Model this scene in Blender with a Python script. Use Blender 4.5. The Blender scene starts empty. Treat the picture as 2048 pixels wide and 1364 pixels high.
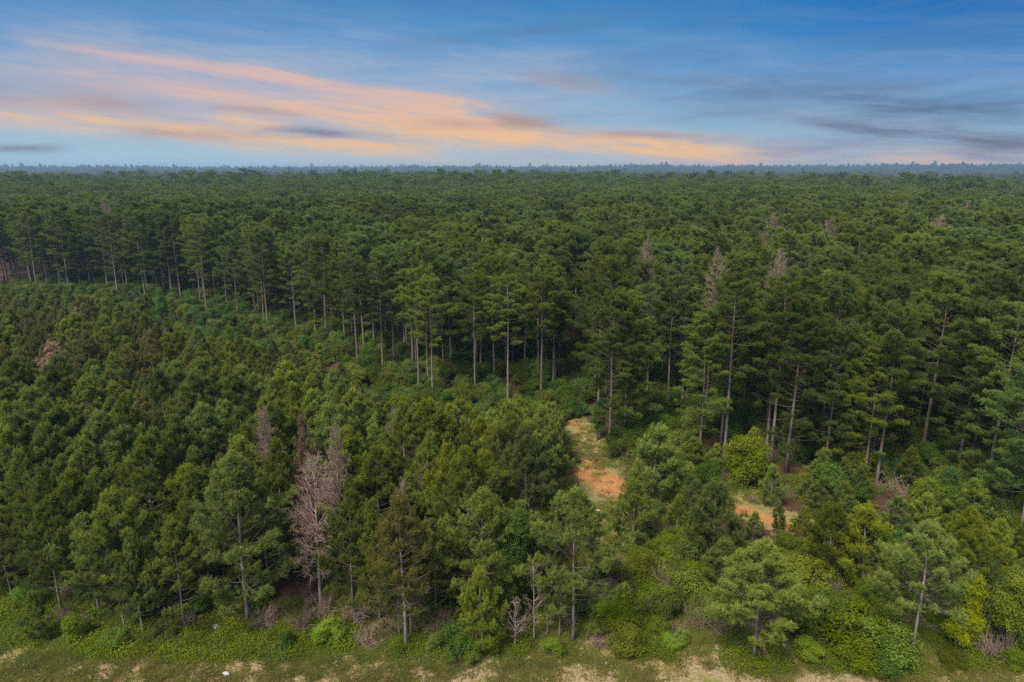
import bpy, math, random
import numpy as np
from mathutils import Vector, Euler

rng = np.random.default_rng(7)
random.seed(7)
R = math.radians
SC = bpy.context.scene
COL = SC.collection

# ------------------------------------------------------------------ camera
CAM_H = 30.0
PITCH = math.atan(343 / 1365)
cam_d = bpy.data.cameras.new('camera')
cam_d.sensor_width = 36.0
cam_d.lens = 36.0 * 1365 / 2048
cam_d.clip_start = 0.5
cam_d.clip_end = 20000
cam = bpy.data.objects.new('camera', cam_d)
COL.objects.link(cam)
cam.location = (0, 0, CAM_H)
cam.rotation_euler = (math.pi / 2 - PITCH, 0, 0)
SC.camera = cam

# ------------------------------------------------------------------ exposure
SC.view_settings.view_transform = 'Standard'
SC.view_settings.look = 'None'
SC.view_settings.gamma = 1
SC.view_settings.exposure = 0.5
SC.view_settings.use_curve_mapping = False
cy = SC.cycles
cy.max_bounces = 7
cy.diffuse_bounces = 4
cy.transmission_bounces = 3
cy.volume_bounces = 0
cy.transparent_max_bounces = 8
cy.use_denoising = False

SUN_EL, SUN_AZ = 52.0, 215.0      # degrees; azimuth clockwise from +Y (where the camera looks)


def px_dir(px, py):
    u = (px - 1024) / 1365
    v = (682 - py) / 1365
    c, s = math.cos(PITCH), math.sin(PITCH)
    return Vector((u, c + v * s, -s + v * c))


# ------------------------------------------------------------------ node helper
class NT:
    def __init__(self, tree):
        self.t = tree
        self.n = tree.nodes
        self.l = tree.links
        self.n.clear()

    def node(self, typ, ins=None, **props):
        nd = self.n.new(typ)
        for k, v in props.items():
            setattr(nd, k, v)
        for k, v in (ins or {}).items():
            self.put(nd.inputs[k], v)
        return nd

    def put(self, sock, v):
        if isinstance(v, bpy.types.NodeSocket):
            self.l.new(v, sock)
        elif v is not None:
            sock.default_value = v

    def math(self, op, a, b=None, c=None, clamp=False):
        nd = self.n.new('ShaderNodeMath')
        nd.operation = op
        nd.use_clamp = clamp
        self.put(nd.inputs[0], a)
        if b is not None: self.put(nd.inputs[1], b)
        if c is not None: self.put(nd.inputs[2], c)
        return nd.outputs[0]

    def vmath(self, op, a, b=None, out=0):
        nd = self.n.new('ShaderNodeVectorMath')
        nd.operation = op
        self.put(nd.inputs[0], a)
        if b is not None: self.put(nd.inputs[1], b)
        return nd.outputs[out]

    def mix(self, f, a, b, typ='MIX'):
        nd = self.n.new('ShaderNodeMix')
        nd.data_type = 'RGBA'
        nd.blend_type = typ
        nd.clamp_factor = True
        self.put(nd.inputs[0], f)
        self.put(nd.inputs[6], a if isinstance(a, bpy.types.NodeSocket) else (*a, 1))
        self.put(nd.inputs[7], b if isinstance(b, bpy.types.NodeSocket) else (*b, 1))
        return nd.outputs[2]

    def noise(self, vec, scale, detail=3, rough=0.5, dist=0.0, out=0, dims='3D'):
        nd = self.n.new('ShaderNodeTexNoise')
        nd.noise_dimensions = dims
        self.put(nd.inputs['Vector'], vec)
        nd.inputs['Scale'].default_value = scale
        nd.inputs['Detail'].default_value = detail
        nd.inputs['Roughness'].default_value = rough
        nd.inputs['Distortion'].default_value = dist
        return nd.outputs[out]

    def ramp(self, f, stops, interp='LINEAR'):
        nd = self.n.new('ShaderNodeValToRGB')
        nd.color_ramp.interpolation = interp
        el = nd.color_ramp.elements
        while len(el) < len(stops): el.new(0.5)
        for e, (p, c) in zip(el, stops):
            e.position = p
            e.color = (*c, 1) if len(c) == 3 else c
        self.put(nd.inputs[0], f)
        return nd.outputs[0]

    def rng(self, f, a, b, c=0.0, d=1.0, smooth=False):
        nd = self.n.new('ShaderNodeMapRange')
        nd.interpolation_type = 'SMOOTHSTEP' if smooth else 'LINEAR'
        nd.clamp = True
        for i, v in enumerate((f, a, b, c, d)):
            self.put(nd.inputs[i], v)
        return nd.outputs[0]


def lin(r, g, b):
    f = lambda c: (c / 255 / 12.92) if c / 255 <= 0.04045 else ((c / 255 + 0.055) / 1.055) ** 2.4
    return (f(r), f(g), f(b))


# ------------------------------------------------------------------ sky
world = bpy.data.worlds.new('World')
SC.world = world
world.use_nodes = True
world.cycles.sampling_method = 'MANUAL'
world.cycles.sample_map_resolution = 512
W = NT(world.node_tree)
tc = W.node('ShaderNodeTexCoord')
sep = W.node('ShaderNodeSeparateXYZ', {0: tc.outputs['Generated']})
X, Y, Z = sep.outputs
az = W.math('MULTIPLY', W.math('ARCTAN2', X, Y), 180 / math.pi)
el = W.math('MULTIPLY', W.math('ARCSINE', Z), 180 / math.pi)
P2 = W.node('ShaderNodeCombineXYZ', {0: az, 1: el, 2: 0.0}).outputs[0]
# wispy warp of the direction coordinates (degrees)
wn = W.noise(W.vmath('MULTIPLY', P2, (0.06, 0.40, 1)), 1.0, 7, 0.62, out=1)
warp = W.vmath('MULTIPLY', W.vmath('SUBTRACT', wn, (0.5, 0.5, 0.5)), (6.0, 1.15, 0))
PW = W.vmath('ADD', P2, warp)


def fibres(rot, fx, fy, detail=7, rough=0.62, dist=0.3, p=None):
    v = W.node('ShaderNodeMapping', {0: p or PW, 'Rotation': (0, 0, R(rot))}).outputs[0]
    return W.noise(W.vmath('MULTIPLY', v, (fx, fy, 1)), 1.0, detail, rough, dist)


fib = fibres(6, 0.10, 1.3)
fib2 = fibres(4, 0.14, 0.9)
fine = fibres(9, 0.35, 4.2, 6, 0.7, 0.6, P2)


def azel(px, py):
    d = px_dir(px, py).normalized()
    return math.degrees(math.atan2(d.x, d.y)), math.degrees(math.asin(d.z))


def streak(x0, y0, x1, y1, w, amp, p=PW):
    a0, e0 = azel(x0, y0)
    a1, e1 = azel(x1, y1)
    dx, dy = a1 - a0, e1 - e0
    L = math.hypot(dx, dy)
    ux, uy = dx / L, dy / L
    wd = w * 1.35 / 1365 * 57.3
    q = W.vmath('SUBTRACT', p, ((a0 + a1) / 2, (e0 + e1) / 2, 0))
    s = W.math('MULTIPLY', W.vmath('DOT_PRODUCT', q, (ux, uy, 0), 1), 1 / (L * 0.56))
    t = W.math('MULTIPLY', W.vmath('DOT_PRODUCT', q, (-uy, ux, 0), 1), 1 / wd)
    r2 = W.math('ADD', W.math('POWER', W.math('ABSOLUTE', s), 4.0), W.math('MULTIPLY', t, t))
    return W.math('MULTIPLY', W.math('EXPONENT', W.math('MULTIPLY', r2, -1.0)), amp)


def total(lst):
    acc = None
    for a in lst:
        v = streak(*a)
        acc = v if acc is None else W.math('ADD', acc, v)
    return acc


sky_col = W.ramp(W.math('DIVIDE', el, 16.0, clamp=True), [
    (0.0, lin(178, 205, 214)), (0.07, lin(166, 203, 218)), (0.2, lin(138, 188, 215)),
    (0.42, lin(106, 164, 210)), (0.62, lin(68, 142, 200)), (0.78, lin(48, 128, 190)), (1.0, lin(30, 110, 178))])
# deeper blue towards the right of the view, mauve haze on the left
side = W.rng(az, -37, 37, 0, 1)
sky_col = W.mix(W.math('MULTIPLY', W.rng(az, 5, 40), W.rng(el, 1, 11)), sky_col, lin(14, 100, 178))
sky_col = W.mix(W.math('MULTIPLY', W.rng(az, 5, -40), W.rng(el, 6, 13, 0, 0.35)), sky_col, lin(108, 132, 178))

pale = total([(250, 60, 1150, 170, 75, 0.42), (0, 160, 700, 230, 55, 0.5), (900, 290, 1900, 330, 30, 0.4), (1000, 170, 2000, 250, 60, 0.3), (1300, 300, 2100, 335, 14, 0.5),
              (0, 40, 300, 80, 40, 0.22)])
pale = W.math('MULTIPLY', pale, W.math('MULTIPLY', W.rng(fib2, 0.3, 0.7, 0.5, 1.5), W.rng(fine, 0.3, 0.7, 0.75, 1.25)))
pale = W.math('ADD', pale, W.math('MULTIPLY', W.rng(fibres(5, 0.06, 0.55), 0.42, 0.72, 0, 0.34), W.rng(fine, 0.3, 0.7, 0.7, 1.3)))
pale = W.math('MULTIPLY', pale, W.rng(el, 7.0, 12.5, 1, 0.25))
c = W.mix(pale, sky_col, lin(166, 180, 202))
gveil = W.math('MULTIPLY', W.rng(fibres(-4, 0.07, 0.75), 0.46, 0.68, 0, 0.5), W.rng(az, -8, 24, 0.25, 1))
c = W.mix(gveil, c, lin(88, 126, 166))
orange = total([(130, 88, 620, 158, 10, 1.0), (560, 150, 1000, 222, 8, 1.1), (-60, 112, 480, 190, 15, 0.7), (300, 175, 900, 240, 20, 0.8),
                (-60, 226, 480, 262, 15, 1.1), (430, 228, 560, 250, 12, 0.6), (560, 205, 1000, 262, 34, 0.62),
                (860, 252, 1560, 322, 16, 1.15), (480, 284, 860, 298, 13, 1.0), (820, 248, 1050, 268, 18, 0.6),
                (1780, 316, 2100, 334, 12, 1.0), (1500, 322, 1800, 332, 6, 0.45), (700, 205, 1080, 246, 14, 0.5), (980, 331, 1220, 333, 4, 0.5), (650, 322, 1600, 336, 8, 0.4), (1150, 272, 1480, 292, 12, 0.5),
                (0, 180, 260, 205, 22, 0.35)])
orange = W.math('MULTIPLY', orange, W.math('MULTIPLY', W.rng(fib, 0.30, 0.66, 0.22, 1.0), W.rng(fine, 0.3, 0.7, 0.72, 1.22)))
ocol = W.mix(W.rng(el, 1.8, 6.0), lin(250, 197, 136), lin(216, 184, 178))
c = W.mix(orange, c, ocol)
mauve = total([(-40, 182, 320, 214, 15, 0.45), (420, 216, 600, 226, 6, 0.5), (260, 262, 520, 275, 7, 0.45),
               (840, 246, 1110, 250, 9, 0.45), (1040, 150, 1200, 165, 12, 0.4), (1000, 234, 1120, 248, 7, 0.7),
               (1150, 268, 1430, 274, 6, 0.5), (1500, 295, 1800, 300, 10, 0.2), (650, 262, 840, 286, 8, 0.35)])
mauve = W.math('MULTIPLY', mauve, W.rng(fib2, 0.35, 0.62, 0.4, 1.25))
c = W.mix(mauve, c, lin(172, 142, 140))
dark = total([(520, 265, 690, 271, 6, 0.75), (1180, 140, 1620, 185, 22, 0.4), (1620, 178, 2100, 222, 17, 0.5),
              (1700, 215, 2100, 300, 34, 0.55), (1600, 245, 1830, 274, 8, 0.5), (1840, 276, 2140, 300, 13, 0.5),
              (-20, 296, 130, 300, 5, 0.7), (820, 88, 1180, 55, 8, 0.35), (1300, 205, 1650, 260, 22, 0.22)])
dark = W.math('MULTIPLY', dark, W.rng(fib2, 0.33, 0.62, 0.2, 1.1))
c = W.mix(dark, c, W.mix(W.rng(el, 0.5, 4.5), lin(124, 112, 132), lin(84, 112, 148)))
nish = W.node('ShaderNodeTexSky', sky_type='NISHITA', sun_disc=False)
nish.sun_elevation = R(SUN_EL)
nish.sun_rotation = R(SUN_AZ)
nish.altitude = 0
nish.air_density = 1.0
nish.dust_density = 3.0
nish_c = W.vmath('MULTIPLY', nish.outputs[0], (0.15, 0.15, 0.15))
sky_mix = W.mix(W.rng(el, 15, 30, smooth=True), W.vmath('MULTIPLY', c, (0.707, 0.707, 0.707)), nish_c)
bg = W.node('ShaderNodeBackground', {'Color': sky_mix, 'Strength': 1.0})
wo = W.node('ShaderNodeOutputWorld', {'Surface': bg.outputs[0]})

# ------------------------------------------------------------------ sun (thin high cloud softens it)
sun_d = bpy.data.lights.new('sun', 'SUN')
sun_d.energy = 3.2
sun_d.angle = R(14)
sun_d.color = (1.0, 0.93, 0.82)
sun = bpy.data.objects.new('sun', sun_d)
COL.objects.link(sun)
sa, se = R(SUN_AZ), R(SUN_EL)
sdir = Vector((math.sin(sa) * math.cos(se), math.cos(sa) * math.cos(se), math.sin(se)))
sun.rotation_euler = sdir.to_track_quat('Z', 'Y').to_euler()
sun.location = sdir * 100


# ------------------------------------------------------------------ terrain
def vnoise(x, y, s, seed=0):
    x = np.asarray(x, float) / s
    y = np.asarray(y, float) / s
    xi, yi = np.floor(x), np.floor(y)
    fx, fy = x - xi, y - yi
    fx = fx * fx * (3 - 2 * fx)
    fy = fy * fy * (3 - 2 * fy)

    def h(a, b):
        v = np.sin(a * 127.1 + b * 311.7 + seed * 74.7) * 43758.5453
        return v - np.floor(v)
    return (h(xi, yi) * (1 - fx) * (1 - fy) + h(xi + 1, yi) * fx * (1 - fy)
            + h(xi, yi + 1) * (1 - fx) * fy + h(xi + 1, yi + 1) * fx * fy)


def sstep(a, b, v):
    t = np.clip((np.asarray(v, float) - a) / (b - a), 0, 1)
    return t * t * (3 - 2 * t)


def ground_z(x, y):
    x = np.asarray(x, float)
    y = np.asarray(y, float)
    r = np.hypot(x, y)
    z = (vnoise(x, y, 9, 1) - 0.5) * 0.35 * sstep(36, 44, y) + (vnoise(x, y, 2.2, 2) - .5) * 0.10
    z = z + (vnoise(x, y, 60, 3) - 0.5) * 2.4 * sstep(90, 160, r)
    z = z + (vnoise(x, y, 320, 5) - 0.5) * 5.0 * sstep(250, 600, r)
    z = z - 3.0 * sstep(900, 1700, r) + 19 * sstep(2000, 3500, r) + (vnoise(x, y, 900, 4) - .5) * 15 * sstep(2000, 3000, r)
    return z


def ground_pt(px, py):
    d = px_dir(px, py)
    z = 0.0
    for _ in range(6):
        t = (CAM_H - z) / -d.z
        x, y = d.x * t, d.y * t
        z = float(ground_z(x, y))
    return x, y, z


def to_px(x, y, z):
    c_, s_ = math.cos(PITCH), math.sin(PITCH)
    z = np.asarray(z, float) - CAM_H
    dep = y * c_ - z * s_
    up = y * s_ + z * c_
    return 1024 + 1365 * x / dep, 682 - 1365 * up / dep


def height_to(px, py, py_top):
    """height a thing standing at pixel (px, py) needs to reach pixel row py_top"""
    x, y, z = ground_pt(px, py)
    d = px_dir(px, py_top)
    return CAM_H + d.z * (y / d.y) - z


# ------------------------------------------------------------------ materials
def principled(name, color_fn, rough=0.8, trans=0.0, bump=None):
    m = bpy.data.materials.new(name)
    m.use_nodes = True
    T = NT(m.node_tree)
    col = color_fn(T)
    b = T.node('ShaderNodeBsdfPrincipled', {'Base Color': col, 'Roughness': rough, 'Specular IOR Level': 0.12})
    if bump:
        T.put(b.inputs['Normal'], bump(T))
    sh = b.outputs[0]
    if trans > 0:
        tl = T.node('ShaderNodeBsdfTranslucent', {'Color': T.mix(0.5, col, (0.25, 0.32, 0.05), 'MIX')})
        sh = T.node('ShaderNodeMixShader', {0: trans, 1: sh, 2: tl.outputs[0]}).outputs[0]
    T.node('ShaderNodeOutputMaterial', {'Surface': sh})
    return m


def needle_color(base, young, far=None, spread=0.75):
    """base/young: dark old needles, pale fresh tips and painted-in light on clump tops; varies per tree, per shoot and over the stand"""
    def fn(T):
        at = T.node('ShaderNodeAttribute', attribute_name='tip_toplight').outputs['Fac']
        oi = T.node('ShaderNodeObjectInfo')
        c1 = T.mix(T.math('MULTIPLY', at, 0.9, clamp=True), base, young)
        big = T.noise(oi.outputs['Location'], 0.03, 2, 0.6)
        c1 = T.mix(T.rng(big, 0.35, 0.65, 0, 0.5), c1, (young[0] * 0.75, young[1] * 0.62, young[2] * 0.7))
        br = T.rng(oi.outputs['Random'], 0, 1, 1 - spread * 0.55, 1 + spread * 0.55)
        c1 = T.vmath('SCALE', c1)
        c1.node.inputs[3].default_value = 1
        T.l.new(br, c1.node.inputs[3])
        hs = T.node('ShaderNodeHueSaturation', {'Color': c1, 'Saturation': 1.0, 'Value': 1.0})
        rnd2 = T.math('FRACT', T.math('MULTIPLY', oi.outputs['Random'], 17.31))
        T.l.new(T.rng(rnd2, 0, 1, 0.474, 0.502), hs.inputs['Hue'])
        T.l.new(T.rng(rnd2, 0, 1, 1.14, 0.94), hs.inputs['Saturation'])
        return hs.outputs[0]
    return fn


M = {}
M['needle_tall'] = principled('pine_needles_dark', needle_color((0.066, 0.116, 0.024), (0.190, 0.260, 0.045)), 0.6, 0.35)
M['needle_young'] = principled('pine_needles_young', needle_color((0.075, 0.122, 0.022), (0.225, 0.290, 0.045)), 0.6, 0.35)
M['needle_olive'] = principled('pine_needles_olive', needle_color((0.105, 0.120, 0.032), (0.25, 0.25, 0.065)), 0.6, 0.35)
M['needle_rust'] = principled('dead_needles', needle_color((0.24, 0.165, 0.10), (0.34, 0.25, 0.15)), 0.8, 0.15)
M['leaf_bright'] = principled('leaf_bright', needle_color((0.075, 0.140, 0.010), (0.170, 0.260, 0.014)), 0.75, 0.3)
M['leaf_dark'] = principled('leaf_dark', needle_color((0.036, 0.084, 0.014), (0.080, 0.155, 0.022)), 0.75, 0.3)
M['leaf_mid'] = principled('leaf_mid', needle_color((0.066, 0.105, 0.016), (0.140, 0.185, 0.026)), 0.75, 0.3)
M['leaf_yellow'] = principled('leaf_yellow', needle_color((0.095, 0.145, 0.012), (0.21, 0.275, 0.018)), 0.75, 0.3)
M['leaf_gum'] = principled('leaf_gum', needle_color((0.11, 0.17, 0.008), (0.26, 0.34, 0.012)), 0.75, 0.3)
M['grass'] = principled('grass_blades', needle_color((0.14, 0.150, 0.04), (0.32, 0.28, 0.10)), 0.7, 0.35)
M['grass_green'] = principled('grass_green_blades', needle_color((0.12, 0.17, 0.035), (0.24, 0.28, 0.06)), 0.7, 0.35)


def bark_fn(a, b, s=6):
    def fn(T):
        tcn = T.node('ShaderNodeTexCoord')
        oi = T.node('ShaderNodeObjectInfo')
        v = T.vmath('MULTIPLY', tcn.outputs['Object'], (1, 1, 0.25))
        n = T.noise(v, s, 4, 0.6)
        c_ = T.mix(T.rng(n, 0.35, 0.65), a, b)
        return T.mix(T.math('MULTIPLY', oi.outputs['Random'], 0.35), c_, tuple(0.55 * q for q in a))
    return fn


M['bark'] = principled('pine_bark', bark_fn((0.12, 0.095, 0.078), (0.23, 0.19, 0.16)), 0.9)
M['bark_grey'] = principled('grey_bark', bark_fn((0.15, 0.135, 0.12), (0.27, 0.25, 0.23)), 0.9)
M['twig'] = principled('twigs', bark_fn((0.09, 0.07, 0.055), (0.16, 0.13, 0.105)), 0.9)
M['dead_twig'] = principled('dead_twigs', bark_fn((0.24, 0.165, 0.13), (0.36, 0.26, 0.215)), 0.9)
M['dead_brown'] = principled('dead_brown_twigs', bark_fn((0.26, 0.18, 0.135), (0.38, 0.28, 0.21)), 0.9)
M['rust_log'] = principled('rotten_log', bark_fn((0.22, 0.09, 0.05), (0.36, 0.17, 0.10)), 0.9)


def rock_fn(T):
    tcn = T.node('ShaderNodeTexCoord')
    n = T.noise(tcn.outputs['Object'], 8, 4, 0.6)
    return T.mix(n, (0.26, 0.25, 0.23), (0.55, 0.53, 0.50))


M['rock'] = principled('pale_rock', rock_fn, 0.85)


def ground_fn(T):
    pos = T.node('ShaderNodeNewGeometry').outputs['Position']
    at = lambda n: T.node('ShaderNodeAttribute', attribute_name=n).outputs['Fac']
    n1 = T.noise(pos, 0.9, 5, 0.65)
    n2 = T.noise(pos, 5.0, 5, 0.7)
    n3 = T.noise(pos, 0.25, 3, 0.6)
    n4 = T.noise(T.vmath('MULTIPLY', pos, (0.35, 1.0, 1.0)), 1.6, 5, 0.7)
    litter = T.mix(T.rng(n2, 0.35, 0.65), (0.045, 0.026, 0.017), (0.11, 0.056, 0.033))
    litter = T.mix(T.rng(n1, 0.5, 0.62, 0, 0.5), litter, (0.06, 0.075, 0.025))
    grass = T.mix(T.rng(n2, 0.3, 0.7), (0.145, 0.140, 0.04), (0.28, 0.245, 0.085))
    grass = T.mix(T.rng(n4, 0.46, 0.60, 0, 0.9), grass, (0.30, 0.22, 0.115))
    tan = T.mix(T.rng(n2, 0.3, 0.7), (0.25, 0.175, 0.092), (0.40, 0.295, 0.17))
    clay = T.mix(T.rng(n2, 0.3, 0.7), (0.34, 0.150, 0.045), (0.50, 0.25, 0.080))
    clay = T.mix(T.rng(n1, 0.5, 0.64, 0, 0.7), clay, (0.26, 0.115, 0.05))
    rut = T.noise(T.vmath('MULTIPLY', pos, (2.6, 0.55, 1.0)), 1.5, 5, 0.75, 0.4)
    clay = T.mix(T.rng(rut, 0.5, 0.58, 0, 0.6), clay, (0.30, 0.155, 0.075))
    clay = T.mix(T.rng(rut, 0.40, 0.34, 0, 0.5), clay, (0.52, 0.33, 0.17))

    def msk(name, k=0.55, lo=0.42, hi=0.62):
        nn = T.math('ADD', T.math('ADD', T.math('MULTIPLY', n1, 0.4), T.math('MULTIPLY', n2, 0.35)), T.math('MULTIPLY', n3, 0.25))
        j = T.math('ADD', at(name), T.math('MULTIPLY', T.math('SUBTRACT', nn, 0.5), k * 4))
        return T.rng(j, lo, hi)
    c_ = T.mix(msk('grass'), litter, grass)
    c_ = T.mix(msk('tan', 0.9), c_, tan)
    c_ = T.mix(msk('clay', 0.6), c_, clay)
    return c_


def ground_bump(T):
    pos = T.node('ShaderNodeNewGeometry').outputs['Position']
    n = T.noise(pos, 4.0, 6, 0.7)
    return T.node('ShaderNodeBump', {'Height': n, 'Strength': 0.7, 'Distance': 0.25}).outputs[0]


M['ground'] = principled('ground', ground_fn, 0.95, bump=ground_bump)


# ------------------------------------------------------------------ mesh helpers
class MB:
    """collects triangles (vertices, material index, tip value)"""
    def __init__(self):
        self.v, self.f, self.m, self.t = [], [], [], []
        self.n = 0

    def tris(self, verts, faces, mi=0, tip_toplight=None):
        verts = np.asarray(verts, np.float32).reshape(-1, 3)
        faces = np.asarray(faces, np.int32).reshape(-1, 3)
        self.v.append(verts)
        self.f.append(faces + self.n)
        self.m.append(np.full(len(faces), mi, np.int32))
        self.t.append(np.full(len(verts), 0.0, np.float32) if tip_toplight is None else np.asarray(tip_toplight, np.float32))
        self.n += len(verts)

    def tube(self, pts, radii, sides=6, mi=0, cap=False):
        pts = np.asarray(pts, float)
        k = len(pts)
        d = np.gradient(pts, axis=0)
        d /= np.linalg.norm(d, axis=1)[:, None] + 1e-9
        ref = np.where(np.abs(d[:, 2:3]) > 0.9, [[1.0, 0, 0]], [[0, 0, 1.0]])
        a = np.cross(d, ref)
        a /= np.linalg.norm(a, axis=1)[:, None] + 1e-9
        b = np.cross(d, a)
        th = np.linspace(0, 2 * math.pi, sides, endpoint=False)
        ring = (a[:, None] * np.cos(th)[None, :, None] + b[:, None] * np.sin(th)[None, :, None]) * np.asarray(radii)[:, None, None] + pts[:, None]
        i = np.arange(k - 1)[:, None] * sides
        j = np.arange(sides)[None]
        j2 = (j + 1) % sides
        q = np.stack([i + j, i + j2, i + sides + j2, i + sides + j], -1).reshape(-1, 4)
        fs = np.concatenate([q[:, [0, 1, 2]], q[:, [0, 2, 3]]])
        vs = ring.reshape(-1, 3)
        if cap:
            vs = np.concatenate([vs, pts[:1], pts[-1:]])
            n0, n1 = k * sides, k * sides + 1
            jj = np.arange(sides)
            fs = np.concatenate([fs, np.stack([np.full(sides, n0), (jj + 1) % sides, jj], -1),
                                 np.stack([np.full(sides, n1), (k - 1) * sides + jj, (k - 1) * sides + (jj + 1) % sides], -1)])
        self.tris(vs, fs, mi)

    def tufts(self, P, D, L, n=10, width=0.03, spread=0.75, mi=0, tip_toplight=None, back=0.12):
        """bundles of needles: n thin triangles at each point P about direction D"""
        P = np.asarray(P, float)
        D = np.asarray(D, float)
        k = len(P)
        if not k: return
        D = D / (np.linalg.norm(D, axis=1)[:, None] + 1e-9)
        rnd = rng.normal(size=(k, n, 3))
        rnd /= np.linalg.norm(rnd, axis=2)[..., None]
        d = D[:, None] + rnd * spread
        d /= np.linalg.norm(d, axis=2)[..., None]
        ln = np.asarray(L).reshape(-1, 1, 1) * rng.uniform(0.7, 1.15, (k, n, 1))
        base = P[:, None] - D[:, None] * rng.uniform(0, back, (k, n, 1))
        side = np.cross(d, rng.normal(size=(k, n, 3)))
        side /= np.linalg.norm(side, axis=2)[..., None] + 1e-9
        w = width * 0.5
        v = np.stack([base - side * w, base + side * w, base + d * ln], 2)
        tp = np.zeros((k, n, 3)) if tip_toplight is None else np.repeat(np.asarray(tip_toplight).reshape(-1, 1, 1), n, 1).repeat(3, 2)
        tp = np.clip(tp + rng.uniform(-0.15, 0.15, (k, n, 1)), 0, 1)
        self.tris(v.reshape(-1, 3), np.arange(k * n * 3).reshape(-1, 3), mi, tp.reshape(-1))

    def leaves(self, P, N, size, mi=0, tip_toplight=None):
        """one kinked leaf (two triangles) per point, roughly facing N"""
        P = np.asarray(P, float)
        N = np.asarray(N, float)
        k = len(P)
        if not k: return
        N = N + rng.normal(size=(k, 3)) * 0.55
        N /= np.linalg.norm(N, axis=1)[:, None] + 1e-9
        a = np.cross(N, rng.normal(size=(k, 3)))
        a /= np.linalg.norm(a, axis=1)[:, None] + 1e-9
        b = np.cross(N, a)
        s = np.asarray(size).reshape(-1, 1) * rng.uniform(0.7, 1.25, (k, 1))
        v = np.stack([P - a * s * 0.5, P + b * s * 0.36 + N * s * .1, P + a * s * 0.5, P - b * s * 0.36 + N * s * .1], 1)
        i = np.arange(k)[:, None] * 4
        f = np.concatenate([i + [[0, 1, 2]], i + [[0, 2, 3]]])
        tp = np.zeros(k) if tip_toplight is None else np.asarray(tip_toplight)
        self.tris(v.reshape(-1, 3), f, mi, np.repeat(np.clip(tp + rng.uniform(-.2, .2, k), 0, 1), 4))

    def add(self, o, mi_shift=0):
        for v, f, m_, t in zip(o.v, o.f, o.m, o.t):
            pass
        n0 = self.n
        for v, f, m_, t in zip(o.v, o.f, o.m, o.t):
            self.v.append(v); self.f.append(f + n0); self.m.append(m_ + mi_shift); self.t.append(t)
        self.n += o.n

    def mesh(self, name, mats):
        v = np.concatenate(self.v); f = np.concatenate(self.f)
        m_ = np.concatenate(self.m); t = np.concatenate(self.t)
        me = bpy.data.meshes.new(name)
        me.vertices.add(len(v)); me.vertices.foreach_set('co', v.ravel())
        me.loops.add(len(f) * 3); me.loops.foreach_set('vertex_index', f.ravel())
        me.polygons.add(len(f)); me.polygons.foreach_set('loop_start', np.arange(len(f), dtype=np.int32) * 3)
        me.update(calc_edges=True)
        for mt in mats: me.materials.append(mt)
        me.polygons.foreach_set('material_index', m_)
        a = me.attributes.new('tip_toplight', 'FLOAT', 'POINT')
        a.data.foreach_set('value', t)
        me.validate()
        return me


def unit(v):
    v = np.asarray(v, float)
    return v / (np.linalg.norm(v) + 1e-9)


# ------------------------------------------------------------------ tree builders (unit scale = metres, base at origin)
def trunk_mb(h, r0, bend=0.25, sides=8, mi=0, top=0.02):
    k = 12
    z = np.linspace(-0.3, h, k)
    ax, ay = rng.uniform(-1, 1, 2) * bend
    ph = rng.uniform(0, 6.28, 2)
    t = np.clip(z / h, 0, 1)
    x = ax * t ** 1.5 + 0.06 * h / 10 * np.sin(t * 5 + ph[0]) * t
    y = ay * t ** 1.5 + 0.06 * h / 10 * np.sin(t * 6 + ph[1]) * t
    r = r0 * (1 - t) ** 0.85 + top + r0 * 0.35 * np.exp(-np.maximum(z, 0) / 0.5)
    pts = np.stack([x, y, z], 1)
    m = MB()
    m.tube(pts, r, sides, mi, cap=True)
    return m, pts


def at_trunk(pts, z):
    return np.array([np.interp(z, pts[:, 2], pts[:, 0]), np.interp(z, pts[:, 2], pts[:, 1]), z])


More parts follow.
